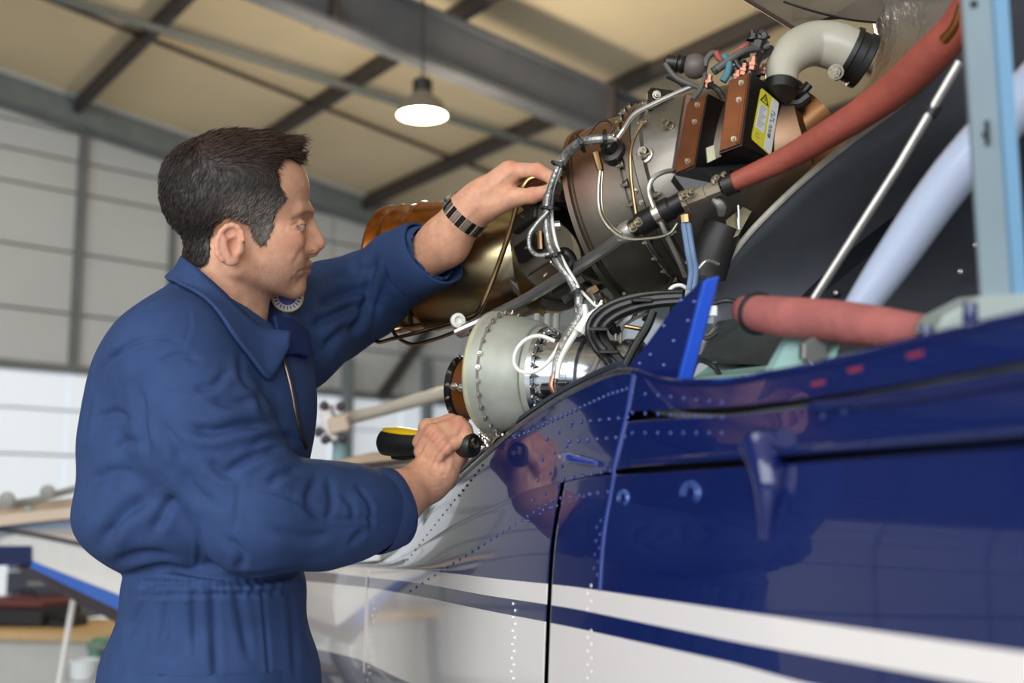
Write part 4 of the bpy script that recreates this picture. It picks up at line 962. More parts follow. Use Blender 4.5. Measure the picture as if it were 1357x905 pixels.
# ------------------------------------------------------------------ implicit-surface tools
def s_cap(P, a, b, ra, rb):
    a = V(a); b = V(b); ab = b-a; t = np.clip(((P-a)@ab)/max(1e-12, ab@ab), 0, 1)
    return np.linalg.norm(P-a-t[:, None]*ab, axis=1)-(ra+(rb-ra)*t)
def s_ell(P, c, r, axes=None):
    Q = P-V(c)
    if axes is not None: Q = Q@np.array([nrm(a) for a in axes]).T
    r = V(r); k0 = np.linalg.norm(Q/r, axis=1); k1 = np.linalg.norm(Q/(r*r), axis=1)
    return k0*(k0-1)/np.maximum(k1, 1e-9)
def smin(a, b, k):
    h = np.clip(.5+.5*(b-a)/k, 0, 1); return b*(1-h)+a*h-k*h*(1-h)
def smax(a, b, k): return -smin(-a, -b, k)
def snets(f, lo, hi, h, band=2.2):
    lo = V(lo); hi = V(hi); n = (np.ceil((hi-lo)/h/4).astype(int))*4+1
    cn = (n-1)//4+1
    cx = [lo[i]+np.arange(cn[i])*4*h for i in range(3)]
    C = np.stack(np.meshgrid(*cx, indexing='ij'), -1).reshape(-1, 3)
    cv = f(C).reshape(cn)
    near = np.abs(cv) < 4*h*band
    near_f = np.zeros(n, bool)
    fi = [np.clip((np.arange(n[i])+2)//4, 0, cn[i]-1) for i in range(3)]
    near_f = near[np.ix_(*fi)]
    val = cv[np.ix_(*fi)].astype(np.float32)
    idx = np.argwhere(near_f)
    for s in range(0, len(idx), 400000):
        I = idx[s:s+400000]; val[I[:, 0], I[:, 1], I[:, 2]] = f(lo+I*h)
    ins = val < 0
    cell = np.zeros(tuple(n-1), np.int8)
    for dx in (0, 1):
        for dy in (0, 1):
            for dz in (0, 1): cell += ins[dx:n[0]-1+dx, dy:n[1]-1+dy, dz:n[2]-1+dz]
    act = (cell > 0) & (cell < 8)
    ci = np.argwhere(act); vid = -np.ones(tuple(n-1), np.int64); vid[act] = np.arange(len(ci))
    acc = np.zeros((len(ci), 3)); cnt = np.zeros(len(ci))
    cor = [(x, y, z) for x in (0, 1) for y in (0, 1) for z in (0, 1)]
    for a in cor:
        for ax in range(3):
            if a[ax]: continue
            b = list(a); b[ax] = 1
            va = val[ci[:, 0]+a[0], ci[:, 1]+a[1], ci[:, 2]+a[2]]; vb = val[ci[:, 0]+b[0], ci[:, 1]+b[1], ci[:, 2]+b[2]]
            m = (va < 0) != (vb < 0)
            t = np.where(m, va/np.where(m, va-vb, 1), 0)
            p = np.tile(np.array(a, float), (len(ci), 1)); p[:, ax] += t
            acc[m] += p[m]; cnt[m] += 1
    Vt = lo+(ci+acc/cnt[:, None])*h
    quads = []
    for ax in range(3):
        sl0 = [slice(None)]*3; sl1 = [slice(None)]*3; sl0[ax] = slice(0, -1); sl1[ax] = slice(1, None)
        e = ins[tuple(sl0)] != ins[tuple(sl1)]
        E = np.argwhere(e); o1, o2 = [i for i in range(3) if i != ax]
        E = E[(E[:, o1] > 0) & (E[:, o2] > 0) & (E[:, o1] < n[o1]-1) & (E[:, o2] < n[o2]-1)]
        def at(d1, d2):
            J = E.copy(); J[:, o1] += d1; J[:, o2] += d2; return vid[J[:, 0], J[:, 1], J[:, 2]]
        Q = np.stack([at(-1, -1), at(0, -1), at(0, 0), at(-1, 0)], 1)
        sgn = ins[E[:, 0], E[:, 1], E[:, 2]]
        if ax == 1: sgn = ~sgn
        Q[~sgn] = Q[~sgn][:, ::-1]
        quads.append(Q)
    return Vt, np.vstack(quads)
def vnormals(Vt, Q):
    fn = np.cross(Vt[Q[:, 2]]-Vt[Q[:, 0]], Vt[Q[:, 3]]-Vt[Q[:, 1]])
    N = np.zeros_like(Vt)
    for k in range(4): np.add.at(N, Q[:, k], fn)
    return N/np.maximum(1e-12, np.linalg.norm(N, axis=1))[:, None]
def relax(Vt, Q, it=2, w=.5):
    for _ in range(it):
        A = np.zeros_like(Vt); c = np.zeros(len(Vt))
        for k in range(4):
            np.add.at(A, Q[:, k], Vt[Q[:, (k+1) % 4]]+Vt[Q[:, (k+3) % 4]]); np.add.at(c, Q[:, k], 2)
        Vt = Vt*(1-w)+w*A/np.maximum(c, 1)[:, None]
    return Vt
def seg_dist(px, py, poly, signed=False):
    best = np.full(len(px), 1e9); tt = np.zeros(len(px)); sg = np.ones(len(px))
    n = len(poly)-1
    for i in range(n):
        ax, ay = poly[i]; bx, by = poly[i+1]; dx, dy = bx-ax, by-ay; L = dx*dx+dy*dy+1e-9
        t = np.clip(((px-ax)*dx+(py-ay)*dy)/L, 0, 1)
        d = np.hypot(px-ax-t*dx, py-ay-t*dy); m = d < best
        best[m] = d[m]; tt[m] = (i+t[m])/n; sg[m] = np.sign(dx*(py[m]-ay)-dy*(px[m]-ax))
    return (best, tt, sg) if signed else (best, tt)
def sculpt(Vt, Nn, px, py, strokes, facing, taper=.18, gain=1.0, ridge=.42):
    """relief strokes: (polyline, half width, depth) — grooves with raised shoulders, or ridges"""
    disp = np.zeros(len(Vt))
    for poly, w, amp in strokes:
        poly = catmull(np.array([(x, y, 0) for x, y in poly], float), max(2, len(poly)*5))[:, :2] if len(poly) > 2 else np.array(poly, float)
        x0, y0 = poly.min(0)-w*4; x1, y1 = poly.max(0)+w*4
        m = (px > x0) & (px < x1) & (py > y0) & (py < y1) & (facing > .05)
        if not m.any(): continue
        d, t, sg = seg_dist(px[m], py[m], poly, True)
        fade = np.clip(np.minimum(t, 1-t)/taper, 0, 1)*.75+.25
        sd = d*sg; g = np.exp(-(d/(w*1.15))**2)-ridge*np.exp(-((sd-2.4*w)/(w*1.5))**2)-.12*np.exp(-((sd+2.2*w)/(w*1.2))**2)
        disp[m] += amp*.001*g*fade*gain*np.clip(facing[m]*2.5, 0, 1)
    return Vt+Nn*disp[:, None]
def mesh_from(Vt, Q, name, m, parent, cols=None, label=None):
    me = bpy.data.meshes.new(name); me.vertices.add(len(Vt)); me.vertices.foreach_set('co', np.asarray(Vt, float).ravel())
    me.loops.add(len(Q)*4); me.loops.foreach_set('vertex_index', Q.ravel().astype(np.int32))
    me.polygons.add(len(Q)); me.polygons.foreach_set('loop_start', np.arange(len(Q))*4); 
    me.update(calc_edges=True); me.validate()
    me.polygons.foreach_set('use_smooth', np.ones(len(me.polygons), bool)); me.materials.append(m)
    o = link(name, me, parent)
    if cols is not None: tint(o, cols)
    if label: o['label'] = label
    return o
def merge(parts):
    vs, qs, n = [], [], 0
    for v, q in parts: vs.append(v); qs.append(q+n); n += len(v)
    return np.vstack(vs), np.vstack(qs)
# ------------------------------------------------------------------ the mechanic
m_skin = vmat('skin', .55, 0.0, bump=.06, bscale=420, sub=.12, spec=.25)
m_hair = vmat('hair_strands', .55, 0.0, bump=.0001, spec=.45)
m_cloth = mat('coverall_blue', (45, 65, 106), .82, var=.08, vscale=40, bump=.10, bscale=900, spec=.25)
m_clothl = mat('coverall_lining', (28, 44, 92), .8, var=.08, vscale=40, spec=.2)
man = thing('person', 'mechanic in blue coveralls with short dark greying hair, reaching into the engine', 'person', np.array([U(280, 900, 1.66)[0], U(280, 900, 1.66)[1], 0]))
# ---- head, in millimetres of a frame square to the line of sight
HD = 1.65; r0 = nrm(U(310, 290, 1)-CAM); hx = nrm(RIGHT-r0*(RIGHT@r0)); hy = np.cross(hx, r0); hy = hy if hy[2] > 0 else -hy
HC = U(310, 290, HD)
YAW = math.radians(4); hx, r0h = hx*math.cos(YAW)+r0*math.sin(YAW), r0*math.cos(YAW)-hx*math.sin(YAW)
def h2w(q): q = np.atleast_2d(q); return HC+np.outer((q[:, 0]-310)*.001, hx)+np.outer((290-q[:, 1])*.001, hy)+np.outer(q[:, 2]*.001, r0h)
def w2h(P): D = P-HC; return np.stack([310+D@hx*1000, 290-D@hy*1000, D@r0h*1000], 1)
def head_sdf(q, ears=True, nose=True):
    sy = q.copy(); sy[:, 2] = -np.abs(q[:, 2])          # mirror: near side
    f = s_ell(q, (316, 250, 0), (94, 70, 74))
    f = smin(f, s_ell(q, (280, 266, 0), (54, 58, 66)), 16)
    f = smin(f, s_ell(q, (356, 312, 0), (48, 66, 54)), 22)
    f = smin(f, s_ell(q, (345, 352, 0), (52, 38, 47)), 18)
    f = smin(f, s_cap(sy, (312, 352, -50), (384, 382, -14), 15, 14), 16)
    f = smin(f, s_ell(q, (387, 380, 0), (16, 15, 22)), 12)
    f = smin(f, s_ell(q, (388, 355, 0), (18, 20, 27)), 12)
    f = smin(f, s_cap(sy, (390, 278, -36), (407, 280, -8), 7, 8), 12)                 # brow
    f = smin(f, s_ell(sy, (368, 318, -44), (28, 18, 13)), 16)                         # cheekbone
    f = smax(f, -s_ell(sy, (404, 299, -33), (13, 9, 15)), 9)                            # eye socket
    f = smin(f, s_ell(sy, (390, 299, -31), (11, 10, 11.5)), 2.5)                        # eyeball and lids
    f = smin(f, s_ell(sy, (366, 344, -32), (30, 26, 18)), 16)                           # cheek hollow
    f = smin(f, s_cap(q, (402, 351.5, -15), (407.5, 350.5, 0), 3.5, 4.5), 4); f = smin(f, s_cap(q, (407.5, 350.5, 0), (402, 351.5, 15), 4.5, 3.5), 4)
    f = smin(f, s_cap(q, (400, 361, -13), (404.5, 361, 0), 3.5, 4.8), 4); f = smin(f, s_cap(q, (404.5, 361, 0), (400, 361, 13), 4.8, 3.5), 4)
    if nose:
        nz = s_cap(q, (408, 287, 0), (421, 318, 0), 6.5, 7.5)
        nz = smin(nz, s_ell(q, (421.5, 324, 0), (9, 8, 9)), 4)
        nz = smin(nz, s_ell(sy, (411.5, 330, -10), (9, 6.5, 6)), 5)
        nz = smin(nz, s_cap(q, (404, 315, 0), (412, 332, 0), 12, 10), 6)
        f = smin(f, nz, 6)
        f = smax(f, -s_ell(sy, (413, 338, -7), (5, 3.5, 3)), 2)
    nk = s_cap(q, (298, 335, 0), (284, 445, 8), 52, 50)
    nk = smin(nk, s_cap(q, (330, 392, 0), (312, 450, 6), 26, 36), 16)
    f = smin(f, nk, 12)
    if ears:
        ca, sa = math.cos(.22), math.sin(.22)
        ax = [(ca, -sa*-1, .18), (-sa, ca, 0), (-.18, 0, 1)]
        e = s_ell(sy, (299, 322, -76), (18, 26, 7.5), ax)
        e = smax(e, -s_ell(sy, (303, 325, -86), (10, 13, 11), ax), 2.5)
        e = smax(e, -s_ell(sy, (296, 309, -87), (9, 7, 8), ax), 2.5)
        th = np.linspace(-.9, 4.05, 15)
        hp = [(299+18*math.cos(-t+1.4)*ca-26*math.sin(-t+1.4)*-sa, 321+26*math.sin(-t+1.4)*-1*ca*-1*-1+0*sa, -80) for t in th]
        hp = []
        for t in np.linspace(math.radians(165), math.radians(-75), 15) if False else np.linspace(math.radians(20), math.radians(250), 10):
            x, y = 16*math.cos(t), -23.5*math.sin(t); hp.append((299+x*ca-y*sa*-1*-1, 321+x*sa*-1*-1+y*ca, -81))
        for a, b in zip(hp[:-1], hp[1:]): e = smin(e, s_cap(sy, a, b, 3.4, 3.4), 2)
        e = smin(e, s_ell(sy, (301, 343, -77), (9, 7, 6)), 4)          # lobe
        e = smin(e, s_cap(sy, (313, 318, -74), (312, 330, -74), 5, 6), 4)  # tragus
        e = smin(e, s_cap(sy, (291, 313, -82), (297, 337, -81), 2.6, 3), 3)
        f = smin(f, e, 4)
    return f
def fhead(P): return head_sdf(w2h(P))*.001
lo = np.min([h2w((200, 150, -110)), h2w((440, 460, 110)), h2w((200, 460, 110)), h2w((440, 150, -110)), h2w((200, 150, 110)), h2w((440, 460, -110))], axis=0)[0]
hi = np.max([h2w((200, 150, -110)), h2w((440, 460, 110)), h2w((200, 460, 110)), h2w((440, 150, -110)), h2w((200, 150, 110)), h2w((440, 460, -110))], axis=0)[0]
hV, hQ = snets(fhead, lo, hi, .0016)
hV = relax(hV, hQ, 2, .4)
hN = vnormals(hV, hQ)
px, py, _ = project(hV); face = -(hN@r0)
hV = sculpt(hV, hN, px, py, [
    ([(386, 299), (392, 296), (399, 296), (404, 298)], 1.3, -1.5),      # upper lid crease
    ([(384, 303), (391, 305), (398, 304), (402, 302)], 1.4, -1.1),      # lower lid
    ([(380, 299), (374, 301)], 1.2, -.7), ([(381, 302), (375, 306)], 1.2, -.6),
    ([(402, 328), (398, 334), (393, 343), (388, 352)], 2.6, -.9),      # nasolabial fold
    ([(394, 362.5), (400, 358.5), (408, 356)], 1.5, -1.7),                  # mouth line
    ([(390, 367), (386, 374)], 2.0, -.9), ([(397, 369), (400, 369)], 2, -.9),
    ([(404, 334), (404, 327), (408, 323)], 1.3, -1.1),                  # nostril wing
    ([(412, 334), (416, 334)], 1.5, -1.2),
    ([(392, 240), (404, 242)], 2.5, -.35), ([(392, 254), (408, 256)], 2.5, -.35),
    ([(318, 352), (335, 372), (356, 388), (380, 394)], 6, -.6),
    ([(300, 365), (318, 385), (326, 405)], 5, -.9), ([(330, 402), (316, 420)], 5, .9),
], face)
hN = vnormals(hV, hQ); q = w2h(hV)
def blend(c, m, rgb): return c*(1-m[:, None])+np.array(lin(rgb))*m[:, None]
def g2(x, y, cx, cy, sx, sy): return np.exp(-((x-cx)/sx)**2-((y-cy)/sy)**2)
px, py, _ = project(hV)
n1 = fbm(hV, 90); n2 = fbm(hV, 600, 5)
c = np.tile(np.array(lin((210, 158, 130))), (len(hV), 1))*(1+.10*n1[:, None]+.06*n2[:, None])
c = blend(c, .45*g2(q[:, 0], q[:, 1], 378, 322, 22, 14), (196, 124, 100)); c = blend(c, .55*g2(q[:, 0], q[:, 1], 425, 326, 10, 10), (206, 138, 120))
c = blend(c, .5*g2(q[:, 0], q[:, 1], 299, 322, 24, 32)*(np.abs(q[:, 2]) > 66), (208, 142, 122))
stub = np.clip((q[:, 1]-338)/14, 0, 1)*np.clip((412-q[:, 1])/12, 0, 1)*np.clip((q[:, 0]-318)/16, 0, 1)
c = blend(c, np.clip(stub*(.40+.35*n2), 0, .7), (128, 100, 84))
sb = np.clip(1-np.hypot((q[:, 0]-405)/9, (q[:, 1]-345)/5), 0, 1); c = blend(c, .5*sb, (120, 92, 78))
lipm = np.exp(-(seg_dist(q[:, 0], q[:, 1], [(394, 362), (400, 357), (410, 355)])[0]/4.2)**2)*(np.abs(q[:, 2]) < 30); c = blend(c, .65*lipm, (168, 104, 92))
brow = np.exp(-(seg_dist(q[:, 0], q[:, 1], [(382, 290), (392, 284), (404, 281), (416, 283)])[0]/2.6)**2)*(np.abs(q[:, 2]) < 52); c = blend(c, .55*brow, (70, 52, 44))
eyew = np.exp(-(np.hypot((q[:, 0]-398)/6.5, (q[:, 1]-300.3)/2.4))**4)*(q[:, 0] > 389); c = blend(c, .75*eyew, (206, 196, 186))
iris = np.exp(-(np.hypot((q[:, 0]-400.5)/2.6, (q[:, 1]-300.2)/2.6))**4)*(np.abs(q[:, 2]) < 45); c = blend(c, .9*iris, (46, 36, 32))
lash = np.exp(-(seg_dist(q[:, 0], q[:, 1], [(388, 300), (394, 297.4), (403, 298)])[0]/1.1)**2)*(np.abs(q[:, 2]) < 50); c = blend(c, .8*lash, (50, 36, 30))
headC = c
# ---- hands -------------------------------------------------------------------------------
def chain(P, pts, k=.004, f=None):
    for (a, ra), (b, rb) in zip(pts[:-1], pts[1:]):
        g = s_cap(P, U(*a), U(*b), ra, rb); f = g if f is None else smin(f, g, k)
    return f
def rhand(P):          # gripping the torch
    f = chain(P, [((470, 688, 1.62), .040), ((520, 664, 1.68), .037), ((566, 636, 1.735), .0285), ((582, 622, 1.742), .0275)], .02)
    pal = s_cap(P, U(578, 626, 1.744), U(603, 582, 1.752), .0255, .026)
    pal = smin(pal, s_cap(P, U(570, 626, 1.748), U(585, 592, 1.758), .022, .020), .012)
    f = smin(f, pal, .012)
    fing = [[(597, 560, 1.752), (566, 566, 1.735), (556, 586, 1.748), (566, 602, 1.775)],
            [(607, 563, 1.742), (573, 573, 1.722), (558, 598, 1.735), (569, 613, 1.762)],
            [(614, 570, 1.736), (582, 582, 1.714), (562, 609, 1.726), (574, 622, 1.752)],
            [(617, 580, 1.732), (590, 593, 1.712), (571, 617, 1.722), (582, 628, 1.745)]]
    for i, w in enumerate(fing):
        r = [.0118, .0108, .0098, .0088] if i < 3 else [.0105, .0096, .0086, .0078]
        g = None
        for j in range(3):
            h = s_cap(P, U(*w[j]), U(*w[j+1]), r[j], r[j+1]); g = h if g is None else smin(g, h, .003)
        g = smin(g, s_ell(P, U(*w[1]), (r[1]*1.08,)*3), .003)
        f = smin(f, g, .0042)
        f = smin(f, s_cap(P, U(*w[0]), U(596+i*2, 604, 1.745), .011, .013), .008)
    th = None
    for a, b, ra, rb in (((590, 620, 1.77), (610, 604, 1.80), .014, .0125), ((610, 604, 1.80), (606, 580, 1.815), .0125, .010), ((606, 580, 1.815), (596, 566, 1.81), .010, .009)):
        g = s_cap(P, U(*a), U(*b), ra, rb); th = g if th is None else smin(th, g, .004)
    return smin(f, th, .006)
def lhand(P):          # reaching into the engine
    f = chain(P, [((552, 350, 1.895), .034), ((590, 320, 1.865), .035), ((618, 284, 1.845), .0285), ((640, 264, 1.835), .028)], .02)
    f = smin(f, s_cap(P, U(636, 266, 1.835), U(676, 232, 1.825), .0265, .0215), .014)
    f = smin(f, s_cap(P, U(648, 274, 1.825), U(684, 261, 1.805), .019, .0135), .012)
    f = smin(f, s_cap(P, U(650, 258, 1.85), U(680, 240, 1.855), .022, .018), .012)
    fing = [[(676, 226, 1.815), (712, 226, 1.80), (732, 236, 1.785), (738, 248, 1.775)],
            [(678, 228, 1.838), (716, 228, 1.835), (736, 240, 1.82), (740, 252, 1.81)],
            [(678, 236, 1.858), (712, 240, 1.865), (730, 252, 1.855), (732, 262, 1.84)],
            [(674, 246, 1.872), (702, 252, 1.885), (718, 262, 1.875), (720, 270, 1.86)]]
    for i, w in enumerate(fing):
        r = [.0122, .0108, .0094, .0084] if i < 3 else [.0105, .0094, .0084, .0076]
        g = None
        for j in range(3):
            h = s_cap(P, U(*w[j]), U(*w[j+1]), r[j], r[j+1]); g = h if g is None else smin(g, h, .003)
        f = smin(f, g, .005)
    th = None
    for a, b, ra, rb in (((682, 262, 1.805), (706, 259, 1.79), .0128, .0112), ((706, 259, 1.79), (730, 252, 1.775), .0112, .0088)):
        g = s_cap(P, U(*a), U(*b), ra, rb); th = g if th is None else smin(th, g, .004)
    return smin(f, th, .006)
def bounds(pts, pad): 
    A = np.array([U(*p) for p in pts]); return A.min(0)-pad, A.max(0)+pad
lo, hi = bounds([(500, 690, 1.62), (640, 540, 1.85)], .045); rV, rQ = snets(rhand, lo, hi, .0015); rV = relax(rV, rQ, 1, .4)
lo, hi = bounds([(560, 370, 1.90), (745, 210, 1.77)], .045); lV, lQ = snets(lhand, lo, hi, .0015); lV = relax(lV, lQ, 1, .4)
rN = vnormals(rV, rQ); px, py, _ = project(rV); fc = -np.sum(rN*((rV-CAM)/np.linalg.norm(rV-CAM, axis=1)[:, None]), 1)
rV = sculpt(rV, rN, px, py, [([(576, 566), (562, 586), (557, 602)], 2.2, -1.4), ([(588, 574), (572, 590), (562, 612)], 2.2, -1.4), ([(598, 584), (582, 602), (572, 622)], 2.2, -1.4),
    ([(584, 600), (588, 618), (580, 634)], 3, .9), ([(596, 596), (598, 612), (590, 632)], 3, .9), ([(568, 626), (582, 630), (594, 628)], 1.5, -.7), ([(606, 556), (600, 572)], 3, -1.0), ([(616, 562), (608, 578)], 3, -1.0),
    ([(556, 640), (572, 646), (586, 644)], 1.5, -.6)], fc)
lN = vnormals(lV, lQ); px, py, _ = project(lV); fc = -np.sum(lN*((lV-CAM)/np.linalg.norm(lV-CAM, axis=1)[:, None]), 1)
lV = sculpt(lV, lN, px, py, [([(676, 248), (694, 242), (712, 240)], 3.5, -2.2), ([(632, 268), (640, 280)], 1.5, -.5), ([(640, 258), (664, 238), (680, 226)], 3, .8), ([(690, 218), (694, 232)], 1.6, -.6), ([(698, 219), (701, 231)], 1.6, -.6), ([(690, 252), (692, 266)], 1.5, -.6),
    ([(604, 300), (636, 270)], 3, .6)], fc)
def hand_cols(Vt, cx):
    a = fbm(Vt, 70, 3); b = fbm(Vt, 500, 9)
    k = np.tile(np.array(lin((206, 153, 125))), (len(Vt), 1))*(1+.14*a[:, None]+.08*b[:, None])
    return k
rc = hand_cols(rV, 0); px, py, _ = project(rV)
for x, y in ((566, 567), (573, 574), (582, 583), (590, 594), (598, 558), (608, 562), (616, 570)): rc = blend(rc, .45*g2(px, py, x, y, 7, 7), (190, 112, 92))
lc = hand_cols(lV, 0); px, py, _ = project(lV)
for x, y in ((680, 218), (712, 226), (706, 258)): lc = blend(lc, .45*g2(px, py, x, y, 9, 8), (196, 116, 94))
# ---- hair -----------------------------------------------------------------------------------
hair_poly = np.array([(402, 170), (402, 206), (394, 214), (380, 208), (370, 212), (361, 226), (366, 250), (374, 264), (360, 280), (354, 304), (345, 326), (338, 326), (331, 316), (325, 300), (312, 292), (298, 289), (284, 297), (277, 318), (276, 340), (268, 352), (254, 358), (238, 350), (195, 330), (195, 160)], float)
def in_poly(x, y, poly):
    """signed distance to a closed polygon, negative inside"""
    d, _ = seg_dist(x, y, np.vstack([poly, poly[:1]])); ins = np.zeros(len(x), bool); n = len(poly)
    for i in range(n):
        x1, y1 = poly[i]; x2, y2 = poly[(i+1) % n]
        c_ = ((y1 > y) != (y2 > y)) & (x < (x2-x1)*(y-y1)/(y2-y1+1e-9)+x1); ins ^= c_
    return np.where(ins, -d, d)
def fhair(P):
    q = w2h(P); base = head_sdf(q, ears=False, nose=False)
    topm = np.clip((245-q[:, 1])/50, 0, 1); frontm = np.clip((q[:, 0]-330)/50, 0, 1)*np.clip((232-q[:, 1])/20, 0, 1)
    thick = 1.6+4.5*topm+4.0*frontm+2.5*np.clip((250-q[:, 0])/25, 0, 1)*np.clip((345-q[:, 1])/30, 0, 1)
    quiff = s_cap(q, (352, 194, -28), (385, 194, -24), 13, 10)
    quiff = smin(quiff, s_cap(q, (352, 190, 0), (388, 190, 0), 14, 9), 10); quiff = smin(quiff, s_cap(q, (352, 194, 28), (385, 194, 24), 13, 10), 10)
    f = smin(base-thick, quiff, 8)
    reg = in_poly(q[:, 0], q[:, 1], hair_poly)
    inner = -(base+4)
    f = smax(f, reg, 3.0); return smax(f, inner, 1.0)*.001
lo = np.min([h2w((205, 150, -100)), h2w((410, 370, 100)), h2w((205, 370, 100)), h2w((410, 150, -100))], axis=0)[0]-.012
hi = np.max([h2w((205, 150, -100)), h2w((410, 370, 100)), h2w((205, 370, 100)), h2w((410, 150, -100))], axis=0)[0]+.012
aV, aQ = snets(fhair, lo, hi, .0022); aV = relax(aV, aQ, 1, .5); aN = vnormals(aV, aQ)
q = w2h(aV)
# combed relief
def flow(q):
    """hair direction in the head frame"""
    top = np.clip((250-q[:, 1])/40, 0, 1)[:, None]; crown = np.clip((290-q[:, 0])/40, 0, 1)[:, None]
    side = np.tile([-.55, .85, 0.], (len(q), 1)); topd = np.stack([np.ones(len(q)), -.15*np.ones(len(q)), -.3*np.sign(q[:, 2])], 1)
    back = np.tile([-.25, 1., 0.], (len(q), 1))
    d = side*(1-top)+(topd*(1-crown)+back*crown)*top
    return d/np.linalg.norm(d, axis=1)[:, None]
def hair_col(q, nz):
    c = np.tile(np.array(lin((52, 45, 41))), (len(q), 1))
    top = np.clip((232-q[:, 1]+.15*(q[:, 0]-300))/26, 0, 1); c = blend(c, top*.85, (54, 35, 27))
    sideg = np.clip((q[:, 1]-248)/30, 0, 1)*np.clip((q[:, 0]-285)/25, 0, 1); c = blend(c, sideg*.72, (126, 117, 109))
    back = np.clip((285-q[:, 0])/30, 0, 1)*np.clip((q[:, 1]-225)/25, 0, 1); c = blend(c, back*.7, (40, 33, 29))
    return np.clip(c*(1+.45*nz[:, None]), 0, 1)
rng = np.random.default_rng(3)
parts = [(aV, aQ)]; cols = [hair_col(q, fbm(aV, 300))*.8]
fc = np.where(aN@(CAM-HC) > -.3)[0]; w_ = in_poly(q[:, 0], q[:, 1], hair_poly)
okh = (fhair(aV+aN*.001) > 0) & (head_sdf(q, ears=False) > -1.0)
cand = np.where(okh)[0]; pick = rng.choice(cand, 9000)
base = aV[pick]+rng.normal(0, .0006, (len(pick), 3)); fd = flow(q[pick])+rng.normal(0, .22, (len(pick), 3))
fw = np.outer(fd[:, 0], hx)-np.outer(fd[:, 1], hy)+np.outer(fd[:, 2], r0h); fw /= np.linalg.norm(fw, axis=1)[:, None]
fw = fw-aN[pick]*np.sum(fw*aN[pick], 1)[:, None]
Lh = (.006+.010*np.clip((255-q[pick][:, 1])/50, 0, 1)+.006*np.clip((q[pick][:, 0]-350)/30, 0, 1)*np.clip((215-q[pick][:, 1])/10, 0, 1))*rng.uniform(.7, 1.3, len(pick))
lift = np.where(q[pick][:, 1] > 250, .14, .10)+.05*rng.normal(size=len(pick))
sV, sQ = [], []; rad = .00042
sd_ = np.cross(fw, aN[pick]); sd_ /= np.maximum(1e-9, np.linalg.norm(sd_, axis=1))[:, None]
for j, (t, rr) in enumerate(((-.15, rad), (.5, rad), (1.0, rad*.25))):
    ctr = base+fw*(Lh*t)[:, None]+aN[pick]*((Lh*lift)*max(t, 0)*(1.6-.6*t))[:, None]+aN[pick]*.0004
    for k in range(3):
        a = 2*math.pi*k/3; sV.append(ctr+rr*(sd_*math.cos(a)+aN[pick]*math.sin(a)))
n_ = len(pick); SV = np.stack(sV, 1).reshape(-1, 3); b0 = np.arange(n_)*9
for j in range(2):
    for k in range(3): sQ.append(np.stack([b0+j*3+k, b0+j*3+(k+1) % 3, b0+(j+1)*3+(k+1) % 3, b0+(j+1)*3+k], 1))
parts.append((SV, np.vstack(sQ))); hc_ = hair_col(q[pick], rng.normal(0, .8, len(pick))); cols.append(np.repeat(hc_, 9, axis=0)*1.15)
xV, xQ = merge(parts); hair = mesh_from(xV, xQ, 'hair', m_hair, man, np.clip(np.vstack(cols), 0, 1), 'short dark hair greying at the sides')
# eyebrow hairs
bp = np.array([(380+36*t, 289-9*math.sin(min(1, t*1.25)*1.5)+2*t, 0) for t in rng.uniform(0, 1, 160)])
# ---- coverall ---------------------------------------------------------------------------------
BX = nrm(np.array([.96, .28, 0])); BZ = np.array([.28, -.96, 0]); axb = (BX, BZ, np.array([0, 0, 1.0]))
def torso(P):
    f = s_ell(P, U(258, 590, 1.67), (.150, .185, .185), axb)
    f = smin(f, s_ell(P, U(254, 690, 1.66), (.150, .180, .074), axb), .04)
    f = smin(f, s_ell(P, U(238, 496, 1.66), (.104, .165, .100), axb), .04)
    f = smin(f, s_ell(P, U(328, 520, 1.72), (.088, .13, .105), axb), .05)
    f = smin(f, s_cap(P, U(230, 468, 1.555), U(372, 438, 1.84), .062, .072), .05)
    f = smin(f, s_cap(P, U(280, 398, 1.66), U(262, 455, 1.66), .054, .085), .03)
    return f
def arms(P):
    f = chain(P, [((230, 480, 1.550), .073), ((272, 578, 1.528), .078), ((342, 680, 1.515), .068), ((425, 684, 1.575), .061), ((470, 678, 1.62), .053), ((506, 674, 1.655), .045)], .035)
    g = chain(P, [((385, 446, 1.84), .085), ((438, 412, 1.93), .072), ((484, 392, 1.985), .063), ((530, 356, 1.925), .053), ((562, 342, 1.888), .049)], .03)
    return f, g
def lower(P):
    f = s_ell(P, U(285, 775, 1.66), (.119, .155, .075), axb)
    f = smin(f, s_ell(P, U(279, 905, 1.66), (.146, .175, .14), axb), .05)
    return f
def cloth(P):
    t = torso(P); a, b = arms(P); f = smin(t, lower(P), .006)
    f = smin(f, b, .03); f = smin(f, a, .014)
    # open the sleeves and the neck
    f = smax(f, -s_cap(P, U(500, 675, 1.648), U(545, 660, 1.70), .036, .036), .002)
    f = smax(f, -s_cap(P, U(556, 346, 1.893), U(600, 318, 1.85), .041, .041), .002)
    f = smax(f, -s_cap(P, U(302, 384, 1.655), U(288, 415, 1.655), .052, .046), .006)
    f = smax(f, -s_cap(P, U(326, 385, 1.665), U(350, 448, 1.675), .055, .036), .01)
    z = P[:, 2]; return smax(f, (U(285, 960, 1.66)[2]-z), .002)
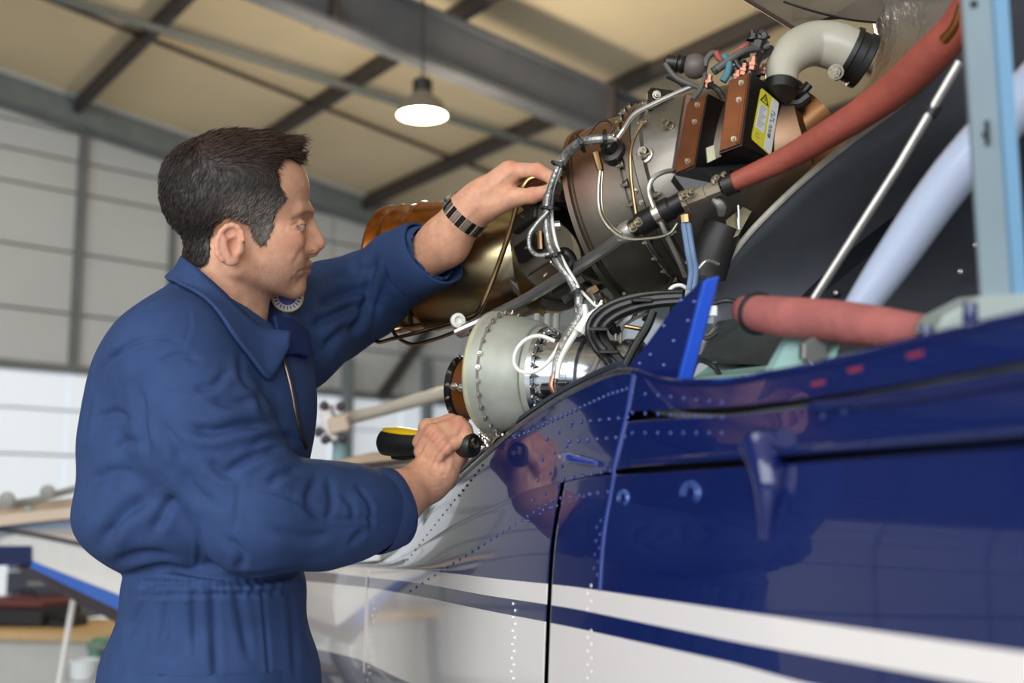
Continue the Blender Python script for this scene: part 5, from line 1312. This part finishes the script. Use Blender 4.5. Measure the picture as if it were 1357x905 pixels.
# the rest of the body under the clothes, coarse, joined with head and hands
def inner(P):
    a, b = arms(P); f = smin(torso(P)+.032, lower(P)+.03, .03); f = smin(f, a+.024, .02); f = smin(f, b+.024, .02)
    f = smin(f, s_cap(P, U(290, 385, 1.655), U(284, 440, 1.66), .042, .05), .02); return smax(f, legs_top-P[:, 2], .002)
legs_top = U(285, 955, 1.66)[2]
lo, hi = bounds([(95, 480, 1.60), (600, 300, 1.95), (290, 950, 1.66), (180, 600, 1.42), (420, 440, 2.06)], .06)
iV, iQ = snets(inner, lo, hi, .011)
bV, bQ = merge([(hV, hQ), (rV, rQ), (lV, lQ), (iV, iQ)])
body = mesh_from(bV, bQ, 'body', m_skin, man, np.clip(np.vstack([headC, rc, lc, np.tile(np.array(lin((196, 146, 118))), (len(iV), 1))]), 0, 1))
lo, hi = bounds([(95, 480, 1.60), (600, 300, 1.95), (290, 950, 1.66), (180, 600, 1.42), (420, 440, 2.06)], .06)
lo[0] = min(lo[0], U(100, 600, 1.67)[0]-.03)
cV, cQ = snets(cloth, lo, hi, .0034); cV = relax(cV, cQ, 2, .5); cN = vnormals(cV, cQ)
ang = np.array([mnoise.fractal(Vector((float(p[0]*9), float(p[1]*9), float(p[2]*5))), 0.9, 2.0, 3) for p in cV])
cV = cV+cN*(.0022*ang)[:, None]
px, py, dd = project(cV); fc = -np.sum(cN*((cV-CAM)/np.linalg.norm(cV-CAM, axis=1)[:, None]), 1)
folds = [
 ([(138, 487), (154, 468), (183, 452), (218, 447), (244, 458)], 3, -2.4), ([(244, 455), (252, 430), (250, 412)], 2.0, -.7),
 ([(167, 458), (138, 484), (122, 516), (109, 574)], 4, -3.5), ([(250, 566), (282, 571), (321, 563), (362, 561)], 6, -8),
 ([(257, 516), (282, 510), (301, 493)], 5, -4), ([(208, 481), (241, 471), (262, 476)], 4, -2.5),
 ([(180, 510), (186, 538), (189, 574), (196, 606)], 6, -5), ([(128, 554), (154, 548), (172, 556)], 5, -4), ([(150, 600), (170, 585), (186, 590)], 6, -3.5),
 ([(135, 718), (159, 683), (194, 659)], 8, -8), ([(204, 704), (222, 669), (232, 660)], 6, -5), ([(120, 640), (150, 626), (180, 630)], 7, -4),
 ([(262, 700), (264, 730), (262, 752)], 2.5, -2), ([(300, 712), (320, 735), (318, 755)], 5, -3.5), ([(150, 745), (190, 735), (228, 738)], 6, -4),
 ([(277, 610), (298, 628), (316, 632)], 5, -4.5), ([(298, 626), (339, 603), (372, 594)], 5, -5), ([(318, 641), (313, 680), (311, 700)], 2.2, -1.8),
 ([(332, 645), (384, 659), (422, 683), (488, 687), (500, 686)], 2.6, -2.4), ([(419, 635), (409, 662), (422, 686)], 5, -3.2), ([(436, 634), (440, 669), (434, 690)], 4.5, -2.2),
 ([(474, 645), (491, 669), (492, 702)], 3, -3), ([(464, 721), (481, 704)], 4, -3), ([(452, 655), (466, 668), (470, 690)], 4, -2), ([(356, 640), (372, 628), (396, 622)], 5, -4), ([(330, 590), (362, 578), (390, 584)], 5, -4), ([(360, 700), (400, 712), (440, 708)], 6, -2.5), ([(240, 620), (258, 650), (286, 672)], 7, -3.5), ([(210, 560), (232, 585), (242, 612)], 7, -3.5),
 ([(280, 530), (310, 534), (344, 525)], 5, -3.5), ([(318, 470), (322, 500), (340, 520)], 4, -2.5), ([(345, 510), (352, 545), (372, 560)], 5, -3.5),
 ([(168, 790), (208, 790), (246, 789), (300, 788), (350, 786), (404, 778)], 2.2, -2), ([(168, 770), (240, 772), (330, 772), (402, 762)], 3, -3.5),
 ([(256, 774), (257, 800), (260, 863)], 4, -3.5), ([(280, 772), (282, 800), (287, 905)], 4.5, -4), ([(346, 766), (353, 842), (358, 905)], 2.2, -2.2), ([(204, 770), (190, 800), (170, 842)], 4, -3.2), ([(228, 774), (222, 806), (214, 860)], 5, -3), ([(312, 774), (318, 810), (330, 870)], 5, -2.8), ([(384, 772), (388, 820), (392, 900)], 4, -2.5),
 ([(166, 762), (211, 752), (263, 761), (332, 766), (402, 756)], 4.5, -6),
 ([(414, 432), (446, 415), (486, 401)], 6, -7), ([(423, 404), (455, 389), (486, 383)], 6, -7), ([(532, 320), (509, 381), (495, 421)], 5, -5), ([(495, 337), (490, 370), (486, 415)], 5, -5), ([(463, 444), (478, 420), (486, 401)], 5, -5), ([(430, 462), (450, 440), (462, 432)], 5, -4), ([(532, 315), (552, 352), (549, 389)], 2.6, -3), ([(440, 365), (470, 362), (494, 352)], 5, -3.5),
]
for x in range(236, 300, 9): folds.append(([(x, 766), (x+random.uniform(-2, 2), 778), (x+random.uniform(-3, 3), 788+random.uniform(0, 8))], 2.4, -2.4))
for x in (180, 192, 216, 320, 334, 362, 376, 392): folds.append(([(x, 768), (x+1, 778), (x+random.uniform(-3, 3), 790)], 2.6, -1.8))
cV = sculpt(cV, cN, px, py, folds, fc, gain=1.35)
# legs below, coarser
FL = [np.array([U(300, 900, 1.60)[0], 1.50+.0, 0]), np.array([U(290, 900, 1.75)[0], 1.72, 0])]
def legs(P):
    f = None
    for k, (hp, ft) in enumerate((((282, 905, 1.585), FL[0]), ((282, 905, 1.735), FL[1]))):
        h = U(*hp); kn = (h*.5+np.array([ft[0], ft[1], .06])*.5)+np.array([.03, 0, 0])
        g = s_cap(P, h, kn, .105, .080); g = smin(g, s_cap(P, kn, np.array([ft[0], ft[1], .09]), .080, .066), .03)
        f = g if f is None else smin(f, g, .02)
    return smax(f, .07-P[:, 2], .002)
l2, h2 = np.array([-.62, 1.3, .05]), np.array([-.12, 1.95, U(285, 900, 1.66)[2]])
gV, gQ = snets(legs, l2, h2, .008); gV = relax(gV, gQ, 1, .4)
oV, oQ = merge([(cV, cQ), (gV, gQ)])
cov = mesh_from(oV, oQ, 'coverall', m_cloth, man, None, 'blue work coverall')
# boots
m_boot = mat('boot_black', (24, 22, 22), .45, var=.2, vscale=30)
for ft in FL:
    def boot(P, ft=ft):
        f = s_cap(P, (ft[0]-.02, ft[1], .055), (ft[0]+.17, ft[1]+.05, .045), .052, .044); f = smin(f, s_cap(P, (ft[0], ft[1], .05), (ft[0], ft[1], .16), .055, .058), .03)
        return smax(f, .002-P[:, 2], .004)
    v, qd = snets(boot, np.array([ft[0]-.1, ft[1]-.09, -.01]), np.array([ft[0]+.26, ft[1]+.15, .24]), .006); mesh_from(v, qd, 'boot', m_boot, man)
# collar: a folded leaf round the neck, plus the far lapel
def sheet(name, top, bot, m, parent, th=.0045, mid=None, n=48, rows=8, bulge=.006):
    T = catmull(path(*top), n); B = catmull(path(*bot), n); G = []
    for a, b in zip(T, B):
        G.append([a*(1-t)+b*t-FWD*bulge*math.sin(math.pi*t) for t in np.linspace(0, 1, rows)])
    G = np.array(G).transpose(1, 0, 2); sh_ = G.shape; Q_ = G.reshape(-1, 3)
    fb = lambda X: smin(smin(torso(X), arms(X)[1], .03), arms(X)[0], .014)
    for _ in range(6):
        dv_ = fb(Q_); e_ = .002; gr = np.stack([(fb(Q_+np.eye(3)[i]*e_)-dv_)/e_ for i in range(3)], 1)
        Q_ = Q_+gr/np.maximum(1e-6, np.linalg.norm(gr, axis=1))[:, None]*np.clip(.0075-dv_, 0, .02)[:, None]
    mb = MB(); mb.grid(Q_.reshape(sh_)); o = mb.build(name, m, parent, sharp=None); md = o.modifiers.new('thickness', 'SOLIDIFY'); md.thickness = th; md.offset = 0; return o
col = sheet('collar', [(300, 372, 1.735), (260, 346, 1.715), (243, 340, 1.675), (245, 343, 1.622), (263, 357, 1.584), (295, 386, 1.573), (327, 418, 1.576), (352, 435, 1.588), (386, 440, 1.612)],
            [(280, 410, 1.742), (244, 384, 1.722), (229, 368, 1.68), (234, 388, 1.61), (252, 414, 1.562), (284, 446, 1.538), (318, 476, 1.545), (353, 505, 1.562), (384, 458, 1.60)], m_cloth, man)
sheet('collar_lapel', [(345, 436, 1.64), (366, 436, 1.67), (390, 440, 1.70), (408, 446, 1.715)], [(376, 470, 1.60), (388, 472, 1.63), (402, 476, 1.66), (414, 470, 1.69)], m_clothl, man)
# cuffs: turned bands round each sleeve end
def cuff(name, a, b, r0_, r1_, m, sq=1.0, wob=0.0, drop=None):
    A, B = U(*a), U(*b); ax = nrm(B-A); u = nrm(UP-ax*(UP@ax)); w = np.cross(ax, u); L = np.linalg.norm(B-A)
    G = []
    for t, r in ((0, r0_-.002), (.02, r0_), (.5, (r0_+r1_)/2+.001), (.96, r1_), (1.0, r1_-.001), (1.0, r1_-.004), (.5, r1_-.006), (.1, r0_-.006)):
        ring = []
        for k in range(48):
            x = 2*math.pi*k/48; rr = r*(1+wob*math.sin(3*x+1)+wob*.6*math.sin(5*x)); p = A+ax*L*t+rr*(u*math.cos(x)+w*math.sin(x)*sq)
            if drop is not None: p = p+(drop(x)*t)*ax
            ring.append(p)
        G.append(ring)
    mb = MB(); mb.grid(np.array(G), closed_u=True); return mb.build(name, m, man, sharp=50)
cuff('cuff', (491, 678, 1.643), (521, 672, 1.672), .0575, .0530, m_cloth, wob=.02, drop=lambda x: .006*math.cos(x+2.6))
cuff('cuff', (546, 349, 1.905), (574, 336, 1.875), .0575, .055, m_cloth, wob=.025, drop=lambda x: -.018*math.cos(x))
# zip down the chest
zp = path((376, 474, 1.612), (386, 512, 1.60), (393, 550, 1.595), (399, 576, 1.60), (405, 592, 1.61))
def shrink_to(P, f, out):
    Q = []
    for p in P:
        r = nrm(p-CAM); s_ = np.linspace(1.3, 2.1, 400); v = f(CAM+r[None]*s_[:, None]); i = np.argmax(v < 0); Q.append(CAM+r*(s_[i]-out))
    return np.array(Q)
zc = catmull(zp, 40); zc = shrink_to(zc, lambda X: smin(torso(X), arms(X)[1], .03), .004)
for _ in range(3): zc[1:-1] = (zc[:-2]+zc[1:-1]*2+zc[2:])/4
mb = MB(); mb.tube(zc, .0045, 8, smooth=False); mb.build('zip_tape', mat('zip_tape', (24, 28, 44), .7), man)
mb = MB(); mb.tube(zc-FWD*.0042, .0013, 6, smooth=False); mb.build('zip_teeth', mat('zip_teeth', (120, 110, 100), .35, metal=.8), man)
# round shoulder patch
pc = U(381, 392, 1.70); pn = nrm(camdir(.1, -.25, -1)); a_p, pu, pv = frame_of(pn)
mb = MB(); mb.lathe(pc, pn, [(0, .0225), (.002, .0225), (.0024, .0205)], 36); pt = mb.build('round_patch', mat('patch_gold', (196, 168, 104), .5), man); pt['label'] = 'round embroidered shoulder patch'
mb = MB(); mb.lathe(pc, pn, [(.0022, .0208), (.0024, .0125)], 36); mb.build('patch_ring', mat('patch_white', (222, 220, 222), .6), pt)
mb = MB(); mb.lathe(pc, pn, [(.0023, .013), (.0027, 0)], 36); mb.build('patch_centre', mat('patch_violet', (92, 84, 160), .6), pt)
mb = MB()
for k in range(22):
    x = 2*math.pi*k/22; mb.box(pc+pn*.0026+.0165*(pu*math.cos(x)+pv*math.sin(x)), pu*math.cos(x)+pv*math.sin(x), pv*math.cos(x)-pu*math.sin(x), pn, .0024, .0007, .0003)
o = mb.build('patch_stitching', mat('patch_ink', (60, 52, 60), .6), pt, smooth=False); o['kind'] = 'stuff'
# ---- wristwatch -------------------------------------------------------------------------------
wc = U(616, 287, 1.847); wax = nrm(U(640, 264, 1.835)-U(590, 322, 1.865)); wa, wu, wv = frame_of(wax, UP)
watch = thing('wristwatch', 'steel and black link wristwatch on the raised left wrist', 'watch', wc)
m_wl = mat('watch_steel', (190, 188, 182), .2, metal=1.0); m_wd = mat('watch_dark', (30, 30, 32), .3, metal=.6)
for k in range(22):
    x = 2*math.pi*k/22; rad = wu*math.cos(x)+wv*math.sin(x); tg = np.cross(wa, rad)
    mb = MB(); mb.box(wc+rad*.0325, wa, tg, rad, .0098, .0042, .0024, .0008); mb.build('watch_link', m_wd if k % 2 else m_wl, watch, smooth=False)
xs = math.radians(-25); rad = wu*math.cos(xs)+wv*math.sin(xs)
for t in (1,):
    rad = nrm(wu*1.0+wv*(-.25)); tg = np.cross(wa, rad)
    mb = MB(); mb.lathe(wc+rad*.030, rad, [(0, .015), (.002, .0175), (.008, .0175), (.0105, .0155), (.0105, .0)], 28); mb.build('watch_case', m_wl, watch)
    mb = MB(); mb.lathe(wc+rad*.0406, rad, [(0, .0145), (.0006, .0145), (.0006, 0)], 28); mb.build('watch_dial', m_wd, watch)
    mb = MB(); mb.lathe(wc+rad*.035+wa*.017, wa, [(0, .003), (.004, .003), (.004, 0)], 10); mb.build('watch_crown', m_wl, watch)
# ---- torch ------------------------------------------------------------------------------------
ta, tb = U(506, 586, 1.82), U(627, 590, 1.726); td = nrm(tb-ta); _, tu, tv = frame_of(td, UP); TL = np.linalg.norm(tb-ta)
torch = thing('torch', 'black and yellow hand torch gripped in the right fist', 'torch', (ta+tb)/2)
mb = MB(); mb.lathe(ta, td, [(0, 0), (0, .013), (.006, .019), (.03, .0205), (.055, .019), (.07, .0165), (TL-.03, .0160), (TL-.02, .0175), (TL-.004, .0178), (TL, .0165)], 28); mb.build('torch_body', mat('torch_black', (26, 26, 27), .5, var=.1, vscale=60), torch)
mb = MB(); mb.lathe(tb-td*.0005, td, [(0, .0166), (.003, .0155), (.003, .011), (.0, .0095), (.0, 0)], 28); ec = mb.build('torch_end_cap', mat('torch_cap', (20, 20, 21), .4), torch)
for k in (-1, 1): put_bolt(BS, tb+tv*.0045*k+tu*.002*k, td, ec, 'cap_screw')
G = []
for t, w in ((.008, .006), (.012, .012), (.03, .016), (.05, .016), (.068, .013), (.085, .010)):
    r = np.interp(t, [0, .006, .03, .055, .07, .1], [.013, .019, .0205, .019, .0165, .016])+.0012
    G.append([ta+td*t+r*(tu*math.cos(x)+tv*math.sin(x)) for x in np.linspace(-w/r*1.1, w/r*1.1, 12)])
mb = MB(); mb.grid(np.array(G)); o = mb.build('torch_stripe', mat('torch_yellow', (226, 186, 30), .4), torch); md = o.modifiers.new('thickness', 'SOLIDIFY'); md.thickness = .003; md.offset = 0
mb = MB(); mb.tube([ta+td*.02-tu*.020, ta+td*.04-tu*.0215, ta+td*.06-tu*.018], .004, 8); mb.build('torch_switch', m_blk, torch)
# ------------------------------------------------------------------ things further back in the hangar
m_bwht = mat('boom_white', (220, 216, 212), .3, var=.03)
m_bblue = mat('boom_blue', (60, 104, 190), .3); m_bnavy = mat('boom_navy', (34, 44, 84), .3)
m_under = mat('boom_underside', (70, 60, 66), .5)
m_bgrey = mat('blade_grey', (142, 140, 136), .45, var=.15, vscale=6); m_bbeige = mat('beam_beige', (196, 176, 156), .5, var=.06)
def strip3(mb, a, b, ext):
    """prism whose face is the quad a0 a1 b1 b0"""
    mb.prism([a[0], a[1], b[1], b[0]], ext); return mb
# tail boom of a parked helicopter, left
boom = thing('parked_helicopter', 'out-of-focus white and blue helicopter tail boom behind the mechanic', 'helicopter', np.array([*U(60, 760, 3.7)[:2], 0]))
def P_(pts): return [U(*p) for p in pts]
mb = MB(); mb.prism(P_([(-80, 690, 4.3), (40, 704, 4.0), (112, 714, 3.8), (240, 740, 3.4), (290, 756, 3.3), (300, 800, 3.28), (290, 838, 3.3), (240, 820, 3.4), (112, 772, 3.8), (40, 742, 4.0), (-80, 722, 4.3)]), FWD*.35); mb.build('boom_skin', m_bwht, boom, smooth=False)
mb = MB(); mb.prism(P_([(40, 742, 3.99), (112, 772, 3.79), (240, 820, 3.39), (240, 848, 3.39), (112, 787, 3.79), (40, 752, 3.99)]), FWD*.3); mb.build('boom_stripe', m_bblue, boom, smooth=False)
mb = MB(); mb.prism(P_([(40, 752, 4.0), (112, 787, 3.8), (240, 848, 3.4), (240, 868, 3.45), (112, 804, 3.85), (20, 752, 4.05)]), FWD*.28); mb.build('boom_underside', m_under, boom, smooth=False)
mb = MB(); mb.prism(P_([(-80, 724, 4.28), (40, 724, 3.98), (40, 748, 3.98), (-80, 752, 4.28)]), FWD*.2); mb.build('boom_panel', m_bnavy, boom, smooth=False)
mb = MB(); mb.tube(P_([(-80, 690, 4.25), (40, 707, 3.96), (112, 722, 3.76), (240, 748, 3.36)]), .007, 6, smooth=False); mb.build('boom_line', m_under, boom)
mb = MB(); mb.tube([U(215, 850, 3.75), U(215, 900, 3.75)*[1, 1, 0]+[0, 0, .02]], [.03, .05], 10, smooth=False); mb.build('boom_stand', m_bgrey, boom)
# its folded rotor parts
rot = boom
mb = MB(); mb.tube(P_([(-60, 678, 4.1), (40, 664, 4.1), (130, 640, 4.1)]), .012, 8, smooth=False); mb.build('control_rod', m_bgrey, rot)
mb = MB(); mb.prism(P_([(-60, 690, 4.0), (60, 676, 4.0), (140, 668, 4.0), (140, 682, 4.0), (60, 690, 4.0), (-60, 704, 4.0)]), FWD*.12+UP*.02); mb.build('rotor_blade', m_bbeige, rot, smooth=False)
mb = MB(); mb.prism(P_([(-60, 702, 4.05), (60, 692, 4.05), (140, 684, 4.05), (140, 706, 4.05), (60, 706, 4.05), (-60, 712, 4.05)]), FWD*.1); mb.build('rotor_blade', mat('blade_blue_grey', (120, 136, 156), .4), rot, smooth=False)
for px, py, r in ((64, 652, .024), (10, 662, .026), (38, 676, .016)):
    mb = MB(); mb.lathe(U(px, py, 4.02), -FWD, [(-.02, r*.7), (0, r), (.01, r), (.015, r*.5), (.015, 0)], 20); mb.build('hub_knob', m_bgrey, rot)
# bench with its load
bench = thing('workbench', 'wooden-topped workbench with a grey front panel at the lower left', 'workbench', np.array([*U(40, 850, 5.0)[:2], 0]))
c0 = U(-120, 848, 5.2); c1 = U(150, 832, 5.0)
zt = U(40, 838, 5.05)[2]; A = np.array([c0[0], c0[1], zt]); B = np.array([c1[0], c1[1], zt]); bd_ = nrm(B-A); bb = np.cross(Z, bd_); bb = bb if bb@FWD > 0 else -bb
mb = MB(); mb.prism([A, B, B+bb*.7, A+bb*.7], -Z*.035); mb.build('bench_top', mat('bench_wood', (190, 156, 108), .6, var=.12, vscale=5), bench, smooth=False)
mb = MB(); mb.prism([A+bb*.06-Z*.036, B+bb*.06-bd_*.12-Z*.036, B+bb*.06-bd_*.12-Z*(zt-.03), A+bb*.06-Z*(zt-.03)], bb*.02); mb.build('bench_front', mat('bench_grey', (176, 174, 170), .6, var=.05), bench, smooth=False)
for q in (A+bd_*.05+bb*.05, B-bd_*.05+bb*.05, A+bd_*.05+bb*.64, B-bd_*.05+bb*.64):
    mb = MB(); mb.box(np.array([q[0], q[1], (zt-.036)/2]), bd_, bb, Z, .025, .025, (zt-.036)/2); mb.build('bench_leg', mat('bench_leg_dark', (50, 58, 80), .5), bench, smooth=False)
def on_bench(px): 
    p = ray_plane(px, 838, A+bb*.2, bb); return np.array([p[0], p[1], zt])
def case(name, label, cat, px0, px1, h, dep, m, m2):
    a, b = on_bench(px0), on_bench(px1); t = thing(name, label, cat, (a+b)/2); c = (a+b)/2+bb*dep/2; w = np.linalg.norm(b-a)/2
    mb = MB(); mb.box(c+Z*h*.35, bd_, bb, Z, w, dep/2, h*.35, .008); mb.build('case_body', m, t, smooth=False)
    mb = MB(); mb.box(c+Z*h*.85, bd_, bb, Z, w*.98, dep/2, h*.149, .008); mb.build('case_lid', m2, t, smooth=False)
    mb = MB(); mb.tube([c-bd_*w*.3+Z*h*.98, c-bd_*w*.25+Z*(h+.02), c+bd_*w*.25+Z*(h+.02), c+bd_*w*.3+Z*h*.98], .006, 6); mb.build('case_handle', m, t)
    return t
m_cb = mat('case_black', (22, 21, 24), .5); m_cr = mat('case_red_trim', (96, 44, 44), .5)
case('tool_case', 'wide black tool case with a dull red lid on the workbench', 'case', -50, 55, .115, .3, m_cb, m_cr)
case('tool_pouch', 'small low black pouch beside the tool case', 'pouch', 61, 92, .045, .15, m_cb, m_cb)
# stacked drawers behind the case
a = on_bench(-60); b = on_bench(31)
sh = thing('drawer_stack', 'dark blue-grey stack of drawers behind the black tool case', 'drawers', (a+b)/2+bb*.32)
for k in range(3):
    mb = MB(); c = (a+b)/2+bb*.50+Z*(.055+.11*k); mb.box(c, bd_, bb, Z, np.linalg.norm(b-a)/2, .16, .052, .004); d_ = mb.build('drawer', [mat('drawer_grey', (92, 98, 112), .5), mat('drawer_dark', (54, 58, 70), .5)][k % 2], sh, smooth=False)
    mb = MB(); mb.box(c-bb*.165, bd_, bb, Z, .05, .006, .008, .002); mb.build('drawer_pull', m_bgrey, d_, smooth=False)
# vice, bucket, white pole
vp = on_bench(131); vp = vp-Z*.0+bd_*.0
vice = thing('bench_vice', 'small green vice clamped to the end of the workbench', 'vice', U(131, 858, 4.92))
mb = MB(); mb.box(U(131, 853, 4.92), RIGHT, UP, FWD, .034, .016, .05, .004); mb.build('vice_jaw', mat('vice_green', (96, 138, 118), .5), vice, smooth=False)
mb = MB(); mb.box(U(128, 864, 4.92), RIGHT, UP, FWD, .022, .02, .04, .004); mb.build('vice_base', MATS['vice_green'], vice, smooth=False)
mb = MB(); mb.tube([U(120, 858, 4.86), U(146, 858, 4.86)], .006, 8, smooth=False); mb.build('vice_handle', m_bgrey, vice)
bp_ = U(111, 905, 4.6); bz = U(111, 935, 4.6)[2]
stool = thing('step_stool', 'low grey stool standing in front of the workbench under the white bucket', 'stool', np.array([bp_[0], bp_[1], 0]))
mb = MB(); mb.box(np.array([bp_[0], bp_[1], bz-.015]), RIGHT, np.array([0, 1, 0]), Z, .16, .16, .0149); mb.build('stool_top', m_bgrey, stool, smooth=False)
for i in (-1, 1):
    for j in (-1, 1):
        mb = MB(); mb.tube([np.array([bp_[0]+i*.13, bp_[1]+j*.13, 0.0]), np.array([bp_[0]+i*.11, bp_[1]+j*.11, bz-.03])], .014, 8, smooth=False); mb.build('stool_leg', m_bgrey, stool)
bk_ = thing('bucket', 'white plastic bucket at the lower left edge', 'bucket', np.array([bp_[0], bp_[1], bz])); m_bk = mat('bucket_white', (228, 230, 232), .4)
hb_ = (U(111, 874, 4.6)[2]-bz)
mb = MB(); mb.lathe((bp_[0], bp_[1], bz), Z, [(0, 0), (0, .044), (hb_*.95, .053), (hb_*.95, .057), (hb_, .057), (hb_, .052), (.01, .042), (.01, 0)], 28); mb.build('bucket_wall', m_bk, bk_)
mb = MB(); mb.tube([(bp_[0]-.056, bp_[1], bz+hb_*.9), (bp_[0]-.04, bp_[1]-.05, bz+hb_*.6), (bp_[0]+.04, bp_[1]-.05, bz+hb_*.6), (bp_[0]+.056, bp_[1], bz+hb_*.9)], .003, 6); mb.build('bucket_handle', m_bgrey, bk_)
pt_ = U(98, 790, 4.5); pb_ = U(78, 908, 4.4); k_ = pt_[2]/(pt_[2]-pb_[2]); pe = pt_+(pb_-pt_)*k_; pe[2] = .0
tag((lambda mb: (mb.tube([pe, pt_], .011, 10, smooth=False), mb.build('prop_pole', m_bwht))[1])(MB()), 'slim white pole propping up the parked tail boom', 'pole')
# middle: tail rotor shaft with its hub, and a beige beam
hubd = 3.3
tr = thing('tail_rotor', 'blurred pale tail rotor hub with a long shaft pointing at the engine', 'rotor', U(445, 585, hubd))
mb = MB(); mb.tube(P_([(440, 560, 3.3), (500, 545, 3.35), (600, 518, 3.45)]), [.017, .0165, .018], 14, smooth=False); mb.build('shaft', mat('shaft_beige', (190, 182, 168), .4, var=.1, vscale=8), tr)
mb = MB(); mb.box(U(437, 560, 3.3), camdir(1, .25, 0), camdir(-.25, 1, 0), FWD, .017, .050, .03, .006); mb.build('hub_plate', m_bwht, tr, smooth=False)
mb = MB(); mb.box(U(450, 562, 3.28), camdir(1, .25, 0), camdir(-.25, 1, 0), FWD, .028, .022, .025, .006); mb.build('hub_block', m_bbeige, tr, smooth=False)
for px, py in ((430, 537), (452, 538), (432, 582), (455, 580), (423, 572)):
    mb = MB(); mb.lathe(U(px, py, 3.26), camdir(.3, .2, -1), [(-.02, .012), (0, .012), (.004, .007), (.012, .007), (.012, 0)], 10); mb.build('hub_nut', m_under, tr)
mb = MB(); mb.tube(P_([(444, 570, 3.3), (452, 590, 3.32), (452, 640, 3.34)]), [.02, .022, .03], 12, smooth=False); mb.build('gear_housing', mat('housing_teal', (136, 164, 168), .5, var=.15, vscale=12), tr)
beam = thing('beige_beam', 'beige beam with a blue lower edge behind the torch', 'beam', U(490, 640, 3.0))
mb = MB(); mb.prism(P_([(400, 622, 3.0), (490, 602, 3.1), (700, 590, 3.2), (700, 606, 3.2), (490, 622, 3.1), (400, 640, 3.0)]), FWD*.06); mb.build('beam_body', m_bbeige, beam, smooth=False)
mb = MB(); mb.prism(P_([(400, 640, 2.995), (490, 622, 3.095), (700, 606, 3.195), (700, 618, 3.195), (490, 634, 3.095), (400, 648, 2.995)]), FWD*.06); mb.build('beam_edge', m_bnavy, beam, smooth=False)
for px, py in ((493, 612), (640, 601)):
    mb = MB(); mb.lathe(U(px, py, 3.09), -FWD, [(-.005, .006), (.004, .006), (.004, 0)], 8); mb.build('beam_bolt', m_under, beam)
q = U(520, 625, 3.13); mb = MB(); mb.box(np.array([q[0], q[1]+.03, q[2]/2]), RIGHT, np.array([0, 1., 0]), Z, .03, .02, q[2]/2-.0); mb.build('beam_post', m_bgrey, beam, smooth=False)
